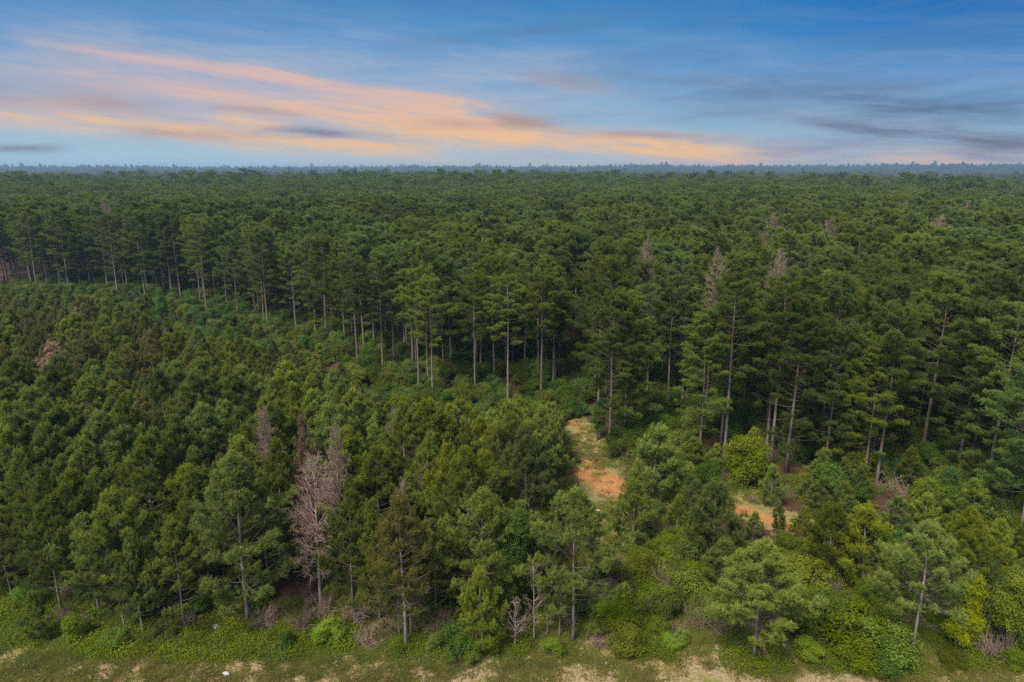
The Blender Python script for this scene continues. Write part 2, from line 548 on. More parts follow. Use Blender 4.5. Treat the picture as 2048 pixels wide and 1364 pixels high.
def pine(h, cb, rad, kind='young', lod=0, sparse=1.0, r0=None, dead_low=0.0, gap_side=None):
    """returns trunk MB and crown MB (material 0 = twigs, 1 = needles)"""
    tall = kind == 'tall'
    r0 = r0 or (0.0085 * h + 0.01 if tall else 0.0072 * h + 0.005)
    tm, pts = trunk_mb(h, r0, 0.28 if tall else 0.3, 8 if lod == 0 else 5)
    cm = MB()
    z0 = h * cb
    step = (0.55 if tall else 0.42) * (1 if lod == 0 else 1.5)
    TP, TD, TL, TT = [], [], [], []
    z = z0
    while z < h - 0.15:
        t = (z - z0) / (h - z0)
        if tall:
            prof = (0.62 + 0.55 * t if t < 0.45 else 0.87 * max(0.05, 1 - ((t - 0.45) / 0.57) ** 2.0) ** 0.6 + 0.0)
            prof *= rng.uniform(0.75, 1.2)
        else:
            prof = (0.74 + 0.9 * t if t < 0.25 else 0.965 * max(0.02, 1 - (t - 0.25) / 0.76) ** 1.02)
            prof *= rng.uniform(0.85, 1.12)
        nb = int(rng.integers(3, 5 if tall else 6)) if lod == 0 else 4
        if not tall and lod == 0: nb = max(nb, 3)
        a0 = rng.uniform(0, 6.28)
        for b in range(nb):
            a = a0 + b * 6.283 / nb + rng.normal() * 0.35
            l = rad * prof * rng.uniform(0.62, 1.2)
            if tall and t < 0.3 and rng.random() < 0.25: continue
            l = max(l, 0.25)
            e0 = R((4 + 58 * t) + rng.normal() * 9) if not tall else R((-6 + 48 * t ** 1.3) + rng.normal() * 9)
            curve = 0.22 if not tall else 0.14
            out = np.array([math.cos(a), math.sin(a), 0])
            sd = np.array([-out[1], out[0], 0])
            o = at_trunk(pts, z)
            tt = np.linspace(0, 1, 6)
            sway = rng.normal() * 0.1 * l
            bp = o + out * (l * math.cos(e0) * tt)[:, None] + np.array([0, 0, 1.0]) * (l * (math.sin(e0) * tt + curve * tt ** 2))[:, None] + sd * (sway * tt ** 2)[:, None]
            cm.tube(bp, np.linspace(0.012 + 0.011 * l, 0.006, 6), 3, 0)
            dead = rng.random() < dead_low * max(0, 1 - t * 2.2)
            # side shoots, each ending in a rounded clump of needle tufts
            nt = int((2 + l * (2.9 if tall else 4.6)) * (1 if lod == 0 else 0.7) * sparse) + 1
            for i in range(nt):
                s = rng.uniform(0.25 if not tall else 0.34, 1.0) ** 0.75
                if i == 0: s = 1.0
                p = np.array([np.interp(s, tt, bp[:, q]) for q in range(3)])
                sg = rng.choice([-1, 1])
                tw = (0.22 + 0.40 * l * (1.1 - s)) * rng.uniform(0.6, 1.25)
                dv = unit(out * rng.uniform(0.4, 1.0) + sd * sg * rng.uniform(0.3, 1.1) * (i > 0) + np.array([0, 0, rng.uniform(0.05, 0.7)]))
                q = p + dv * tw
                if lod == 0 and tw > 0.3:
                    cm.tube([p, (p + q) / 2 + rng.normal(size=3) * 0.02, q], [0.008, 0.006, 0.004], 3, 0)
                if dead: continue
                cr = (rng.uniform(0.30, 0.54) if tall else rng.uniform(0.17, 0.31)) * (0.75 + 0.25 * min(l / rad, 1))
                k = (15 if tall else 8) if lod == 0 else 7
                w3 = rng.normal(size=(k, 3)); w3[:, 2] = w3[:, 2] * 0.7 + 0.45
                w3 /= np.linalg.norm(w3, axis=1)[:, None]
                cc = p + dv * tw * 0.85
                for w_ in w3:
                    TP.append(cc + w_ * cr * rng.uniform(0.2, 1.05) * (np.array([1.15, 1.15, 0.75]) if tall else np.array([1.05, 1.05, 1.0])))
                    TD.append(w_ * 0.8 + dv * 0.5 + np.array([0, 0, 0.45]))
                    TL.append(0.24)
                    TT.append(np.clip(0.30 + 0.38 * w_[2] + rng.uniform(-0.1, 0.1), 0, 1) * (0.45 + 0.55 * s) * (0.7 + 0.45 * t))  # paler outer growth, plus top light painted onto each clump's upper side
                if not tall and (s > 0.8 or t > 0.6):      # upright new shoots at the branch ends
                    for u in range(3):
                        TP.append(cc + np.array([0, 0, cr * 0.6 + 0.11 * u]) + rng.normal(size=3) * 0.02); TD.append([rng.normal() * .1, rng.normal() * .1, 1.5]); TL.append(.17); TT.append(0.95)
                if not tall and tw > 0.35:
                    TP.append(p + dv * tw * 0.45); TD.append(dv + [0, 0, .3]); TL.append(.2); TT.append(.2)
        z += step * rng.uniform(0.75, 1.25) * (1.0 if not tall else (1.25 - 0.5 * t))
    # leader shoot
    top = at_trunk(pts, h)
    for u in range(5):
        TP.append(top - [0, 0, 0.14 * u]); TD.append([0, 0, 1.0]); TL.append(0.24); TT.append(0.95)
    if lod == 0:
        cm.tufts(TP, TD, np.array(TL), 9, 0.030 if not tall else 0.038, 0.8, 1, TT)
    else:
        cm.tufts(TP, TD, np.array(TL) * 1.5, 6, 0.095, 0.85, 1, TT, back=0.15)
    return tm, cm


def bare_tree(h, cb, rad, dens=1.0, spread_up=45, fine=True, r0=None):
    """leafless pine or sapling: trunk MB and branches MB"""
    tm, pts = trunk_mb(h, r0 or 0.0065 * h + 0.006, 0.4, 7)
    bm = MB()
    z = h * cb
    while z < h - 0.1:
        t = (z - h * cb) / (h * (1 - cb))
        for b in range(int(rng.integers(2, 5))):
            a = rng.uniform(0, 6.28)
            l = rad * (0.55 + 0.8 * t if t < 0.35 else max(0.08, 1 - (t - 0.35) / 0.7) ** 0.7 * 0.85) * rng.uniform(0.6, 1.2)
            e0 = R(14 + spread_up * t + rng.normal() * 12)
            out = np.array([math.cos(a), math.sin(a), 0])
            sd = np.array([-out[1], out[0], 0])
            o = at_trunk(pts, z)
            tt = np.linspace(0, 1, 6)
            sw = rng.normal() * 0.15 * l
            bp = o + out * (l * math.cos(e0) * tt)[:, None] + np.array([0, 0, 1.0]) * (l * (math.sin(e0) * tt + 0.35 * tt ** 2))[:, None] + sd * (sw * tt ** 2)[:, None]
            bm.tube(bp, np.linspace(0.012 + 0.012 * l, 0.007, 6), 3, 0)
            for i in range(int((3 + 4.5 * l) * dens)):
                s = rng.uniform(0.25, 1.0)
                p = np.array([np.interp(s, tt, bp[:, q]) for q in range(3)])
                dv = unit(out * rng.uniform(0.3, 1) + sd * rng.choice([-1, 1]) * rng.uniform(0.2, 0.9) + np.array([0, 0, rng.uniform(-0.2, 1.3)]))
                tw = (0.3 + 0.4 * l * (1.1 - s)) * rng.uniform(0.6, 1.2)
                q = p + dv * tw
                mid = (p + q) / 2 + rng.normal(size=3) * 0.03
                bm.tube([p, mid, q], [0.010, 0.008, 0.006], 3, 0)
                if fine:
                    for w_ in range(2):
                        d2 = unit(dv + rng.normal(size=3) * 0.6 + [0, 0, 0.3])
                        bm.tube([mid, mid + d2 * tw * 0.3, mid + d2 * tw * 0.55], [0.007, 0.006, 0.005], 3, 0)
        z += 0.32 * rng.uniform(0.7, 1.3) / max(dens, 0.6) ** 0.5
    return tm, bm


def leafy(h, rx, lump=10, nleaf=5200, size=0.13, stem=True, low=0.08, top_taper=0.0):
    """broadleaf shrub or small tree: stems MB and crown MB made of leaf sprays on lumps"""
    sm = MB()
    cmx = MB()
    cs, rs = [], []
    for i in range(lump):
        zz = rng.uniform(low + 0.08, 0.93)
        lim = rx * (1 - top_taper * zz) * math.sqrt(max(0.05, 1 - (2 * (zz - 0.42)) ** 2 * 0.7)) * 0.72
        a = rng.uniform(0, 6.28)
        rr = lim * math.sqrt(rng.uniform(0, 1))
        cs.append([rr * math.cos(a), rr * math.sin(a), zz * h])
        rs.append(min(rx, h) * rng.uniform(0.24, 0.46))
    cs = np.array(cs); rs = np.array(rs)
    for c_, r_ in zip(cs, rs):
        base = np.array([rng.normal() * 0.12, rng.normal() * 0.12, -0.1])
        mid = base * 0.5 + c_ * 0.5 * np.array([0.7, 0.7, 1.05])
        sm.tube([base, mid, c_], [0.03 + 0.008 * h, 0.022 + 0.004 * h, 0.008], 4, 0)
        for w_ in range(5):
            d2 = unit(rng.normal(size=3) + [0, 0, 0.4])
            sm.tube([c_, c_ + d2 * r_ * 0.9], [0.009, 0.005], 3, 0)
    # sprays of leaves around the lumps: clumpy light and dark is painted in, upward sprays paler
    nsp = max(8, nleaf // 14)
    li = rng.integers(0, lump, nsp)
    d = rng.normal(size=(nsp, 3)); d[:, 2] += 0.35
    d /= np.linalg.norm(d, axis=1)[:, None]
    ctr = cs[li] + d * (rs[li] * rng.uniform(0.5, 1.18, nsp))[:, None] * [1, 1, 0.85]
    ctr[:, 2] = np.maximum(ctr[:, 2], 0.05)
    P = np.repeat(ctr, 14, 0) + rng.normal(size=(nsp * 14, 3)) * size * 1.15
    N = np.repeat(d + [0, 0, 0.8], 14, 0)
    tip_toplight = np.repeat(np.clip(0.25 + 0.5 * d[:, 2] + rng.uniform(-.2, .3, nsp), 0, 1), 14)
    cmx.leaves(P, N, np.full(len(P), size), 0, tip_toplight)
    return sm, cmx


# ------------------------------------------------------------------ object helpers
def prop(o, label=None, cat=None, group=None, kind=None):
    if label: o['label'] = label
    if cat: o['category'] = cat
    if group: o['group'] = group
    if kind: o['kind'] = kind
    return o


def link_mesh(name, me, parent=None):
    o = bpy.data.objects.new(name, me)
    COL.objects.link(o)
    if parent: o.parent = parent
    return o


TEMPL = {}      # template name -> list of (list of (part name, mesh), joined mesh)


def template(key, parts):
    """parts: [(part_name, MB, [materials])]"""
    lst = TEMPL.setdefault(key, [])
    meshes = [(pn, mb.mesh(key + '_' + pn, mats)) for pn, mb, mats in parts]
    lst.append({'parts': meshes, 'src': parts, 'joined': None, 'h': max(float(np.concatenate(mb.v)[:, 2].max()) for _, mb, _ in parts)})


def joined(key, i):
    t = TEMPL[key][i]
    if t['joined'] is None:
        mb = MB(); mats = []
        for pn, m_, mt in t['src']:
            mb.add(m_, len(mats)); mats += mt
        t['joined'] = mb.mesh(key + '_whole', mats)
    return t['joined']


def place(name, key, i, x, y, h, label, cat, group=None, rz=None, width=1.0, lean=(0, 0)):
    t = TEMPL[key][i % len(TEMPL[key])]
    s = h / t['h']
    e = bpy.data.objects.new(name, None)
    COL.objects.link(e)
    e.empty_display_size = 0.5
    e.location = (x, y, float(ground_z(x, y)))
    e.rotation_euler = (lean[0], lean[1], rng.uniform(0, 6.28) if rz is None else rz)
    e.scale = (s * width, s * width, s)
    prop(e, label, cat, group)
    for pn, me in t['parts']:
        link_mesh(pn, me, e)
    return e


def scatter(name, key, pts, label=None):
    """pts: (x, y, z, scale, rotz, variant); one object, copies made by geometry nodes (stuff)"""
    if not len(pts): return None
    pts = np.asarray(pts, float)
    col = bpy.data.collections.new(name + '_kinds')
    for i in range(len(TEMPL[key])):
        o = bpy.data.objects.new('%s_%02d' % (key, i), joined(key, i))
        col.objects.link(o)
    me = bpy.data.meshes.new(name)
    me.vertices.add(len(pts)); me.vertices.foreach_set('co', pts[:, :3].astype(np.float32).ravel())
    for an, c_, tp in (('sc', 3, 'FLOAT'), ('rz', 4, 'FLOAT'), ('idx', 5, 'INT')):
        a = me.attributes.new(an, tp, 'POINT')
        a.data.foreach_set('value', pts[:, c_].astype(np.float32 if tp == 'FLOAT' else np.int32))
    me.update()
    o = link_mesh(name, me)
    ng = bpy.data.node_groups.new(name, 'GeometryNodeTree')
    ng.interface.new_socket('Geometry', in_out='INPUT', socket_type='NodeSocketGeometry')
    ng.interface.new_socket('Geometry', in_out='OUTPUT', socket_type='NodeSocketGeometry')
    N = ng.nodes; L = ng.links
    gi = N.new('NodeGroupInput'); go = N.new('NodeGroupOutput')
    ci = N.new('GeometryNodeCollectionInfo')
    ci.inputs['Collection'].default_value = col
    ci.inputs['Separate Children'].default_value = True
    ci.inputs['Reset Children'].default_value = True
    ip = N.new('GeometryNodeInstanceOnPoints')
    ip.inputs['Pick Instance'].default_value = True
    m2p = N.new('GeometryNodeMeshToPoints')

    def attr(nm, tp):
        a = N.new('GeometryNodeInputNamedAttribute'); a.data_type = tp
        a.inputs['Name'].default_value = nm
        return a.outputs['Attribute']
    cx = N.new('ShaderNodeCombineXYZ')
    L.new(attr('rz', 'FLOAT'), cx.inputs[2])
    L.new(gi.outputs[0], m2p.inputs[0]); L.new(m2p.outputs[0], ip.inputs['Points'])
    L.new(ci.outputs[0], ip.inputs['Instance'])
    L.new(attr('idx', 'INT'), ip.inputs['Instance Index'])
    L.new(cx.outputs[0], ip.inputs['Rotation'])
    L.new(attr('sc', 'FLOAT'), ip.inputs['Scale'])
    L.new(ip.outputs[0], go.inputs[0])
    md = o.modifiers.new('scatter', 'NODES'); md.node_group = ng
    prop(o, label, None, None, 'stuff')
    return o


# ------------------------------------------------------------------ template library
for i in range(7):
    h = rng.uniform(9, 11)
    tm, cm = pine(h, rng.uniform(0.16, 0.30), rng.uniform(2.4, 3.2), 'young', dead_low=0.5, sparse=rng.uniform(.8, 1.05))
    template('young', [('trunk', tm, [M['bark_grey']]), ('crown', cm, [M['twig'], M['needle_young']])])
for i in range(2):
    tm, cm = pine(10, 0.22, 2.6, 'young', dead_low=0.6, sparse=0.6)
    template('olive', [('trunk', tm, [M['bark_grey']]), ('crown', cm, [M['twig'], M['needle_olive']])])
for i in range(2):
    tm, cm = pine(8, 0.1, 2.0, 'young', sparse=0.5)
    template('rust', [('trunk', tm, [M['bark_grey']]), ('crown', cm, [M['dead_brown'], M['needle_rust']])])
for i in range(4):
    tm, cm = pine(5.0, 0.06, 1.75, 'young')
    template('small', [('trunk', tm, [M['bark_grey']]), ('crown', cm, [M['twig'], M['needle_young']])])
for i in range(7):
    tm, cm = pine(20, rng.uniform(0.28, 0.44), rng.uniform(3.6, 4.7), 'tall', dead_low=0.3)
    template('tall', [('trunk', tm, [M['bark']]), ('crown', cm, [M['twig'], M['needle_tall']])])
for i in range(4):
    tm, cm = pine(20, rng.uniform(0.44, 0.54), rng.uniform(3.4, 4.3), 'tall', dead_low=0.3, r0=0.17)
    template('clear', [('trunk', tm, [M['bark']]), ('crown', cm, [M['twig'], M['needle_tall']])])
for i in range(4):
    tm, cm = pine(20, rng.uniform(0.14, 0.27), rng.uniform(4.0, 5.0), 'tall', dead_low=0.25)
    template('edge', [('trunk', tm, [M['bark']]), ('crown', cm, [M['twig'], M['needle_tall']])])
for i in range(6):
    tm, cm = pine(20, rng.uniform(0.42, 0.56), rng.uniform(3.8, 4.8), 'tall', lod=1)
    template('far', [('trunk', tm, [M['bark']]), ('crown', cm, [M['twig'], M['needle_tall']])])
for i in range(4):
    tm, bm = bare_tree(12, 0.2, 2.5, 1.25, 50)
    template('dead', [('trunk', tm, [M['bark_grey']]), ('branches', bm, [M['dead_twig']])])
for i in range(2):
    tm, bm = bare_tree(20, 0.55, 2.7, 1.0)
    template('dead_tall', [('trunk', tm, [M['bark']]), ('branches', bm, [M['dead_twig']])])
tm, cm = pine(20, 0.3, 3.6, 'tall', dead_low=0.3, sparse=.7)
template('olive_tall', [('trunk', tm, [M['bark_grey']]), ('crown', cm, [M['twig'], M['needle_olive']])])
for i in range(3):
    tm, bm = bare_tree(4.5, 0.25, 1.1, 0.8)
    template('sapling', [('trunk', tm, [M['bark_grey']]), ('branches', bm, [M['dead_twig']])])
for mat, key in (('leaf_bright', 'bush_bright'), ('leaf_mid', 'bush_mid'), ('leaf_dark', 'bush_dark')):
    for i in range(3):
        sm, cmx = leafy(2.0, 1.35, 12, 6500, 0.095)
        template(key, [('stems', sm, [M['twig']]), ('foliage', cmx, [M[mat]])])
sm, cmx = leafy(4.2, 2.1, 30, 14000, 0.13)
template('gum', [('stems', sm, [M['twig']]), ('foliage', cmx, [M['leaf_gum']])])
for mat, key in (('leaf_dark', 'tree_dark'), ('leaf_bright', 'tree_bright'), ('leaf_yellow', 'tree_yellow'), ('leaf_mid', 'tree_mid')):
    for i in range(2):
        sm, cmx = leafy(7.0, 1.75, 34, 18000, 0.10, top_taper=0.45)
        template(key, [('trunk', sm, [M['twig']]), ('crown', cmx, [M[mat]])])
for i in range(3):      # brown leafless brush: a fan of crooked stems
    b = MB()
    for s in range(46):
        a = rng.uniform(0, 6.28); o = np.array([rng.normal() * .25, rng.normal() * .25, -.05])
        d = unit([math.cos(a) * rng.uniform(0.1, 0.9), math.sin(a) * rng.uniform(0.1, .9), 1.0])
        l = rng.uniform(0.8, 1.9)
        p1 = o + d * l * .5; p2 = p1 + unit(d + rng.normal(size=3) * .35) * l * .5
        b.tube([o, p1, p2], [0.014, 0.011, 0.006], 3, 0)
        for w_ in range(4):
            q = o + (p2 - o) * rng.uniform(.35, .95)
            b.tube([q, q + unit(d + rng.normal(size=3) * .8) * rng.uniform(.2, .5)], [0.008, 0.005], 3, 0)
    template('brush', [('stems', b, [M['dead_twig']])])
# grass clumps and weeds for the verge
for i in range(4):
    g = MB()
    k = 70
    a = rng.uniform(0, 6.28, k); rr = 0.45 * np.sqrt(rng.uniform(0, 1, k))
    P = np.stack([rr * np.cos(a), rr * np.sin(a), np.full(k, -0.02)], 1)
    D = np.stack([np.cos(a) * .5, np.sin(a) * .5, np.ones(k)], 1)
    g.tufts(P, D, rng.uniform(0.07, 0.20, k), 5, 0.022, 0.6, 0, rng.uniform(0, 1, k), back=0.0)
    template('grass', [('blades', g, [M['grass'] if i < 2 else M['grass_green']])])
for i in range(4):
    g = MB()
    k = 230
    a = rng.uniform(0, 6.28, k); rr = 0.7 * np.sqrt(rng.uniform(0, 1, k))
    zz = rng.uniform(0.05, 0.65, k) * (1 - rr)
    P = np.stack([rr * np.cos(a), rr * np.sin(a), zz], 1)
    g.leaves(P, np.tile([0, 0, 1.0], (k, 1)), np.full(k, 0.075), 0, zz * 1.4)
    for s in range(10):
        j = rng.integers(0, k)
        g.tube([P[j] * [.6, .6, 0], P[j]], [0.01, 0.005], 3, 1)
    template('weed', [('leaves', g, [M[('leaf_bright', 'leaf_mid', 'leaf_bright', 'leaf_yellow')[i]], M['twig']])])

# ------------------------------------------------------------------ ground sheet
gx = np.concatenate([-np.geomspace(62, 7000, 46)[::-1], np.arange(-60, 60.1, 0.5), np.geomspace(62, 7000, 46)])
gy = np.concatenate([[-600, -200, -60, 0, 15, 24], np.arange(28, 112, 0.5), np.geomspace(113, 7500, 70)])
GX, GY = np.meshgrid(gx, gy)
GZ = ground_z(GX, GY)
PXX, PYY = to_px(GX, np.maximum(GY, 8), GZ)


def seg_mask(poly, w, soft=0.5):
    """soft mask along a track given by its points on the ground; w = half width in metres"""
    m_ = np.zeros_like(GX)
    pts = [ground_pt(*p)[:2] for p in poly]
    for (x0, y0), (x1, y1) in zip(pts, pts[1:]):
        dx, dy = x1 - x0, y1 - y0
        t = np.clip(((GX - x0) * dx + (GY - y0) * dy) / (dx * dx + dy * dy), 0, 1)
        d = np.hypot(GX - x0 - t * dx, GY - y0 - t * dy)
        m_ = np.maximum(m_, np.clip(1 - (d - w * (1 - soft)) / (w * soft * 2), 0, 1))
    return m_


wob = (vnoise(GX, GY, 4, 9) - .5) * 3.0
m_verge = np.clip((41.0 + wob - GY) / 3 + 0.5, 0, 1)
m_trail = np.maximum.reduce([seg_mask([(1128, 832), (1160, 868), (1195, 905), (1205, 960), (1200, 1010), (1218, 1060)], 2.3),
                             seg_mask([(1218, 1060), (1330, 1130), (1400, 1220), (1420, 1310)], 1.3) * .7,
                             seg_mask([(1450, 975), (1500, 1015), (1640, 1075)], 3.0) * .8,
                             seg_mask([(1560, 1110), (1640, 1160)], 2.4)])
m_grass = np.maximum(m_verge, m_trail)
m_clay = np.maximum.reduce([seg_mask([(1185, 948), (1228, 976)], 1.9, 0.75) * 1.0, seg_mask([(1462, 1014), (1530, 1038), (1620, 1070)], 1.1, 0.8) * .85,
                            seg_mask([(1132, 838), (1160, 866)], 1.5) * .5, seg_mask([(1750, 998), (1775, 1008)], 1.4) * .3,
                            seg_mask([(1490, 935), (1640, 950)], 1.6) * .38, seg_mask([(1175, 925), (1190, 935)], 1.0) * .8])
m_tan = np.clip(seg_mask([(-40, 1330), (150, 1335), (350, 1345), (520, 1336), (760, 1338), (1000, 1350), (1160, 1330), (1300, 1325), (1500, 1335), (1700, 1343), (2100, 1338)], 2.1, 0.9) * 0.72
                + seg_mask([(230, 1290), (300, 1300)], 1.2, .8) * .5, 0, 1)
m_tan = np.maximum(m_tan, seg_mask([(1030, 1345), (1260, 1325)], 0.9, .9) * .75)
m_tan = np.maximum(m_tan, seg_mask([(1640, 1335), (1800, 1350), (2100, 1345)], 0.8, .9) * .7)
ny, nx = GX.shape
me = bpy.data.meshes.new('ground')
V = np.stack([GX, GY, GZ], -1).reshape(-1, 3)
ii = (np.arange(ny - 1)[:, None] * nx + np.arange(nx - 1)[None]).ravel()
F = np.stack([ii, ii + 1, ii + nx + 1, ii + nx], 1)
me.vertices.add(len(V)); me.vertices.foreach_set('co', V.astype(np.float32).ravel())
me.loops.add(F.size); me.loops.foreach_set('vertex_index', F.astype(np.int32).ravel())
me.polygons.add(len(F)); me.polygons.foreach_set('loop_start', np.arange(len(F), dtype=np.int32) * 4)
me.update(calc_edges=True)
me.polygons.foreach_set('use_smooth', np.ones(len(F), bool))
for nm, arr in (('grass', m_grass), ('clay', m_clay), ('tan', m_tan)):
    a = me.attributes.new(nm, 'FLOAT', 'POINT'); a.data.foreach_set('value', arr.astype(np.float32).ravel())
me.materials.append(M['ground'])
prop(link_mesh('ground', me), kind='structure')

# ------------------------------------------------------------------ landmarks used by the labels (picture positions)
LM_YOUNG = [((655, 1010), 'the tall bare dead pine'), ((811, 1120), 'the twin-trunked pine with a bare top'), ((265, 1180), 'the three leaning pale trunks'),
            ((1205, 965), 'the orange clay patch'), ((1540, 1040), 'the clay bank'), ((1725, 1250), 'the bright leafy mound'),
            ((1030, 1090), 'the dark broadleaf tree'), ((965, 1220), 'the slim white-trunked pine'), ((545, 880), 'the grey leafless spire'),
            ((240, 645), 'the pale leafless thicket'), ((370, 685), 'the yellow-green leafy crown'), ((330, 610), 'the leafy green spire'),
            ((120, 705), 'the rust-brown pine'), ((1146, 1130), 'the broad pine beside the bare saplings'), ((490, 1080), 'the bushy pine left of the dead pine'),
            ((1510, 1200), 'the dark pine over the fallen log'), ((1915, 1200), 'the yellow-green tree'), ((1485, 920), 'the round bright bush'),
            ((90, 900), 'the twiggy half-dead pine'), ((1840, 1180), 'the grey-trunked pine at the verge'), ((690, 745), 'the yellow-green pine top')]
LM_TALL = [((408, 550), 'the lone clear trunk on the left'), ((228, 500), 'the pale olive pine'), ((285, 420), 'the brown leafless crown'),
           ((533, 600), 'the straight dark trunk'), ((715, 690), 'the slim leaning trunk'), ((865, 740), 'the pale edge trunk'), ((1017, 720), 'the thick brown trunk'),
           ((1082, 700), 'the long straight trunk'), ((1235, 720), 'the pair of pines over the trail'), ((1335, 740), 'the reddish trunk'), ((1447, 800), 'the stout trunk by the round bush'),
           ((1433, 545), 'the twiggy dead snag'), ((1765, 400), 'the wide bare crown'), ((1940, 412), 'the small bare crown'), ((1548, 435), 'the pinkish bare crown'),
           ((1570, 850), 'the pine pair behind the round bush'), ((1910, 880), 'the dark pine with low boughs'), ((2000, 700), 'the bushy pine by the picture edge'),
           ((75, 520), 'the thin trunk pair'), ((780, 400), 'the distant twiggy crown')]
used_labels = {}


def rel_label(kind, x, y, zt, h, lms):
    px, py = to_px(x, y, zt)
    best = sorted(lms, key=lambda q: math.hypot(q[0][0] - px, (q[0][1] - py) * 1.3))[:6]
    size = 'rather tall' if h > 1.03 else ('tall' if h > 1.0 else ('low' if h < 0.9 else ('rather low' if h < 0.95 else 'middling')))
    for (lx, ly), name in best[:]:
        dx, dy = px - lx, py - ly
        d = math.hypot(dx, dy)
        how = 'just' if d < 50 else ('close' if d < 100 else ('some way' if d < 190 else ('far' if d < 320 else 'very far')))
        if abs(dx) < abs(dy) * 0.45: w = 'behind' if dy < 0 else 'in front of'
        elif abs(dy) < abs(dx) * 0.45: w = 'left of' if dx < 0 else 'right of'
        else: w = ('behind and ' if dy < 0 else 'in front and ') + ('left of' if dx < 0 else 'right of')
        for s in (0, 1):
            lab = (kind if not s else size + ' ' + kind) + ' ' + how + ' ' + w + ' ' + name
            if lab not in used_labels and len(lab.split()) <= 16:
                used_labels[lab] = 1
                return lab
    return lab


# ------------------------------------------------------------------ tall pine stand
EDGE = [(-400, 560), (0, 588), (80, 588), (235, 592), (292, 602), (412, 632), (478, 645), (536, 662), (655, 690), (716, 748), (838, 785),
        (866, 804), (950, 796), (1015, 812), (1082, 800), (1150, 815), (1218, 892), (1250, 884), (1330, 832), (1397, 922), (1447, 925), (1540, 932),
        (1572, 942), (1660, 950), (1726, 965), (1752, 975), (1912, 955), (1972, 990), (2034, 1085), (2200, 1100)]
edge_w = np.array([ground_pt(*p)[:2] for p in EDGE])
# the stand's near edge as distance per bearing
eb = np.array([math.atan2(x, y) for x, y in edge_w]); er = np.array([math.hypot(x, y) for x, y in edge_w])
o_ = np.argsort(eb); eb, er = eb[o_], er[o_]
edge_r = lambda x, y: np.interp(np.arctan2(x, y), eb, er)

tall_front = [  # px, py of base, top row, kind, label
    (76, 586, 400, 'tall', 'thin-trunked tall pine at the left end of the stand'),
    (102, 560, 385, 'tall', 'slim pale trunk beside the left-end tall pine'),
    (140, 590, 400, 'tall', 'tall pine with short trunk showing above the olive scrub'),
    (237, 596, 425, 'olive_tall', 'sparse pale olive tall pine with a bent light trunk'),
    (292, 602, 395, 'tall', 'tall pine with trunk standing under the brown leafless crown'),
    (345, 600, 415, 'tall', 'slender tall pine between the brown crown and the clear trunk'),
    (415, 634, 432, 'tall', 'broad tall pine with the long clear trunk on the left'),
    (478, 645, 455, 'edge', 'tall pine with half-hidden trunk next to the clear-trunked one'),
    (537, 664, 450, 'tall', 'tall pine with straight dark trunk reaching the shrubs'),
    (655, 692, 470, 'edge', 'tall pine whose lower boughs hang over the dark hollow'),
    (716, 750, 510, 'tall', 'slim tall pine leaning slightly at the stand edge'),
    (766, 745, 500, 'tall', 'tall pine between the slim leaning one and the pale trunk'),
    (838, 785, 530, 'tall', 'tall pine with narrow trunk left of the pale edge trunk'),
    (866, 806, 545, 'tall', 'tall pine with pale bark trunk ending at the young pines'),
    (950, 798, 540, 'tall', 'tall pine with twin-looking slim trunk in the dark gap'),
    (1016, 814, 545, 'tall', 'tall pine with the thickest brown trunk of the middle edge'),
    (1082, 802, 535, 'tall', 'tall pine with the long straight bare trunk near the trail'),
    (1106, 790, 545, 'tall', 'dark slim tall pine just behind the straight-trunked one'),
    (1218, 896, 575, 'edge', 'left one of the two tall pines over the trail'),
    (1248, 888, 570, 'edge', 'right one of the two tall pines over the trail'),
    (1333, 834, 545, 'tall', 'tall pine with long reddish trunk behind the trail pines'),
    (1398, 922, 620, 'edge', 'shorter tall pine just left of the stout trunk'),
    (1447, 928, 550, 'tall', 'largest tall pine, stout trunk beside the round bright bush'),
    (1541, 934, 560, 'tall', 'tall pine directly behind the round bright bush'),
    (1572, 944, 585, 'edge', 'tall pine with forked-looking pale trunk right of the round bush'),
    (1648, 950, 640, 'edge', 'smaller tall pine over the red needle litter'),
    (1690, 955, 690, 'edge', 'short bushy pine at the edge between litter and pale trunk'),
    (1727, 967, 660, 'edge', 'tall pine with thin pale trunk near the grey leafless bush'),
    (1752, 975, 600, 'tall', 'tall pine with white-streaked trunk above the dark hollow'),
    (1912, 958, 590, 'edge', 'dark tall pine with layered low boughs on the right'),
    (1970, 990, 600, 'edge', 'tall pine second from the right picture edge'),
    (2036, 1086, 640, 'edge', 'tall pine standing at the right picture edge')]
tall_done = []
VN = {'tall': 7, 'edge': 4}
for i, (px, py, pt, k, lab) in enumerate(tall_front):
    x, y, z = ground_pt(px, py)
    h = height_to(px, py, pt)
    h = min(max(h, 13.0), 21.5)
    used_labels[lab] = 1
    place('tall_pine', 'clear' if k == 'tall' and (px > 700 or px == 415) else k, i, x, y, h, lab, 'pine tree', 'tall pines along the near edge of the stand')
    tall_done.append((x, y))

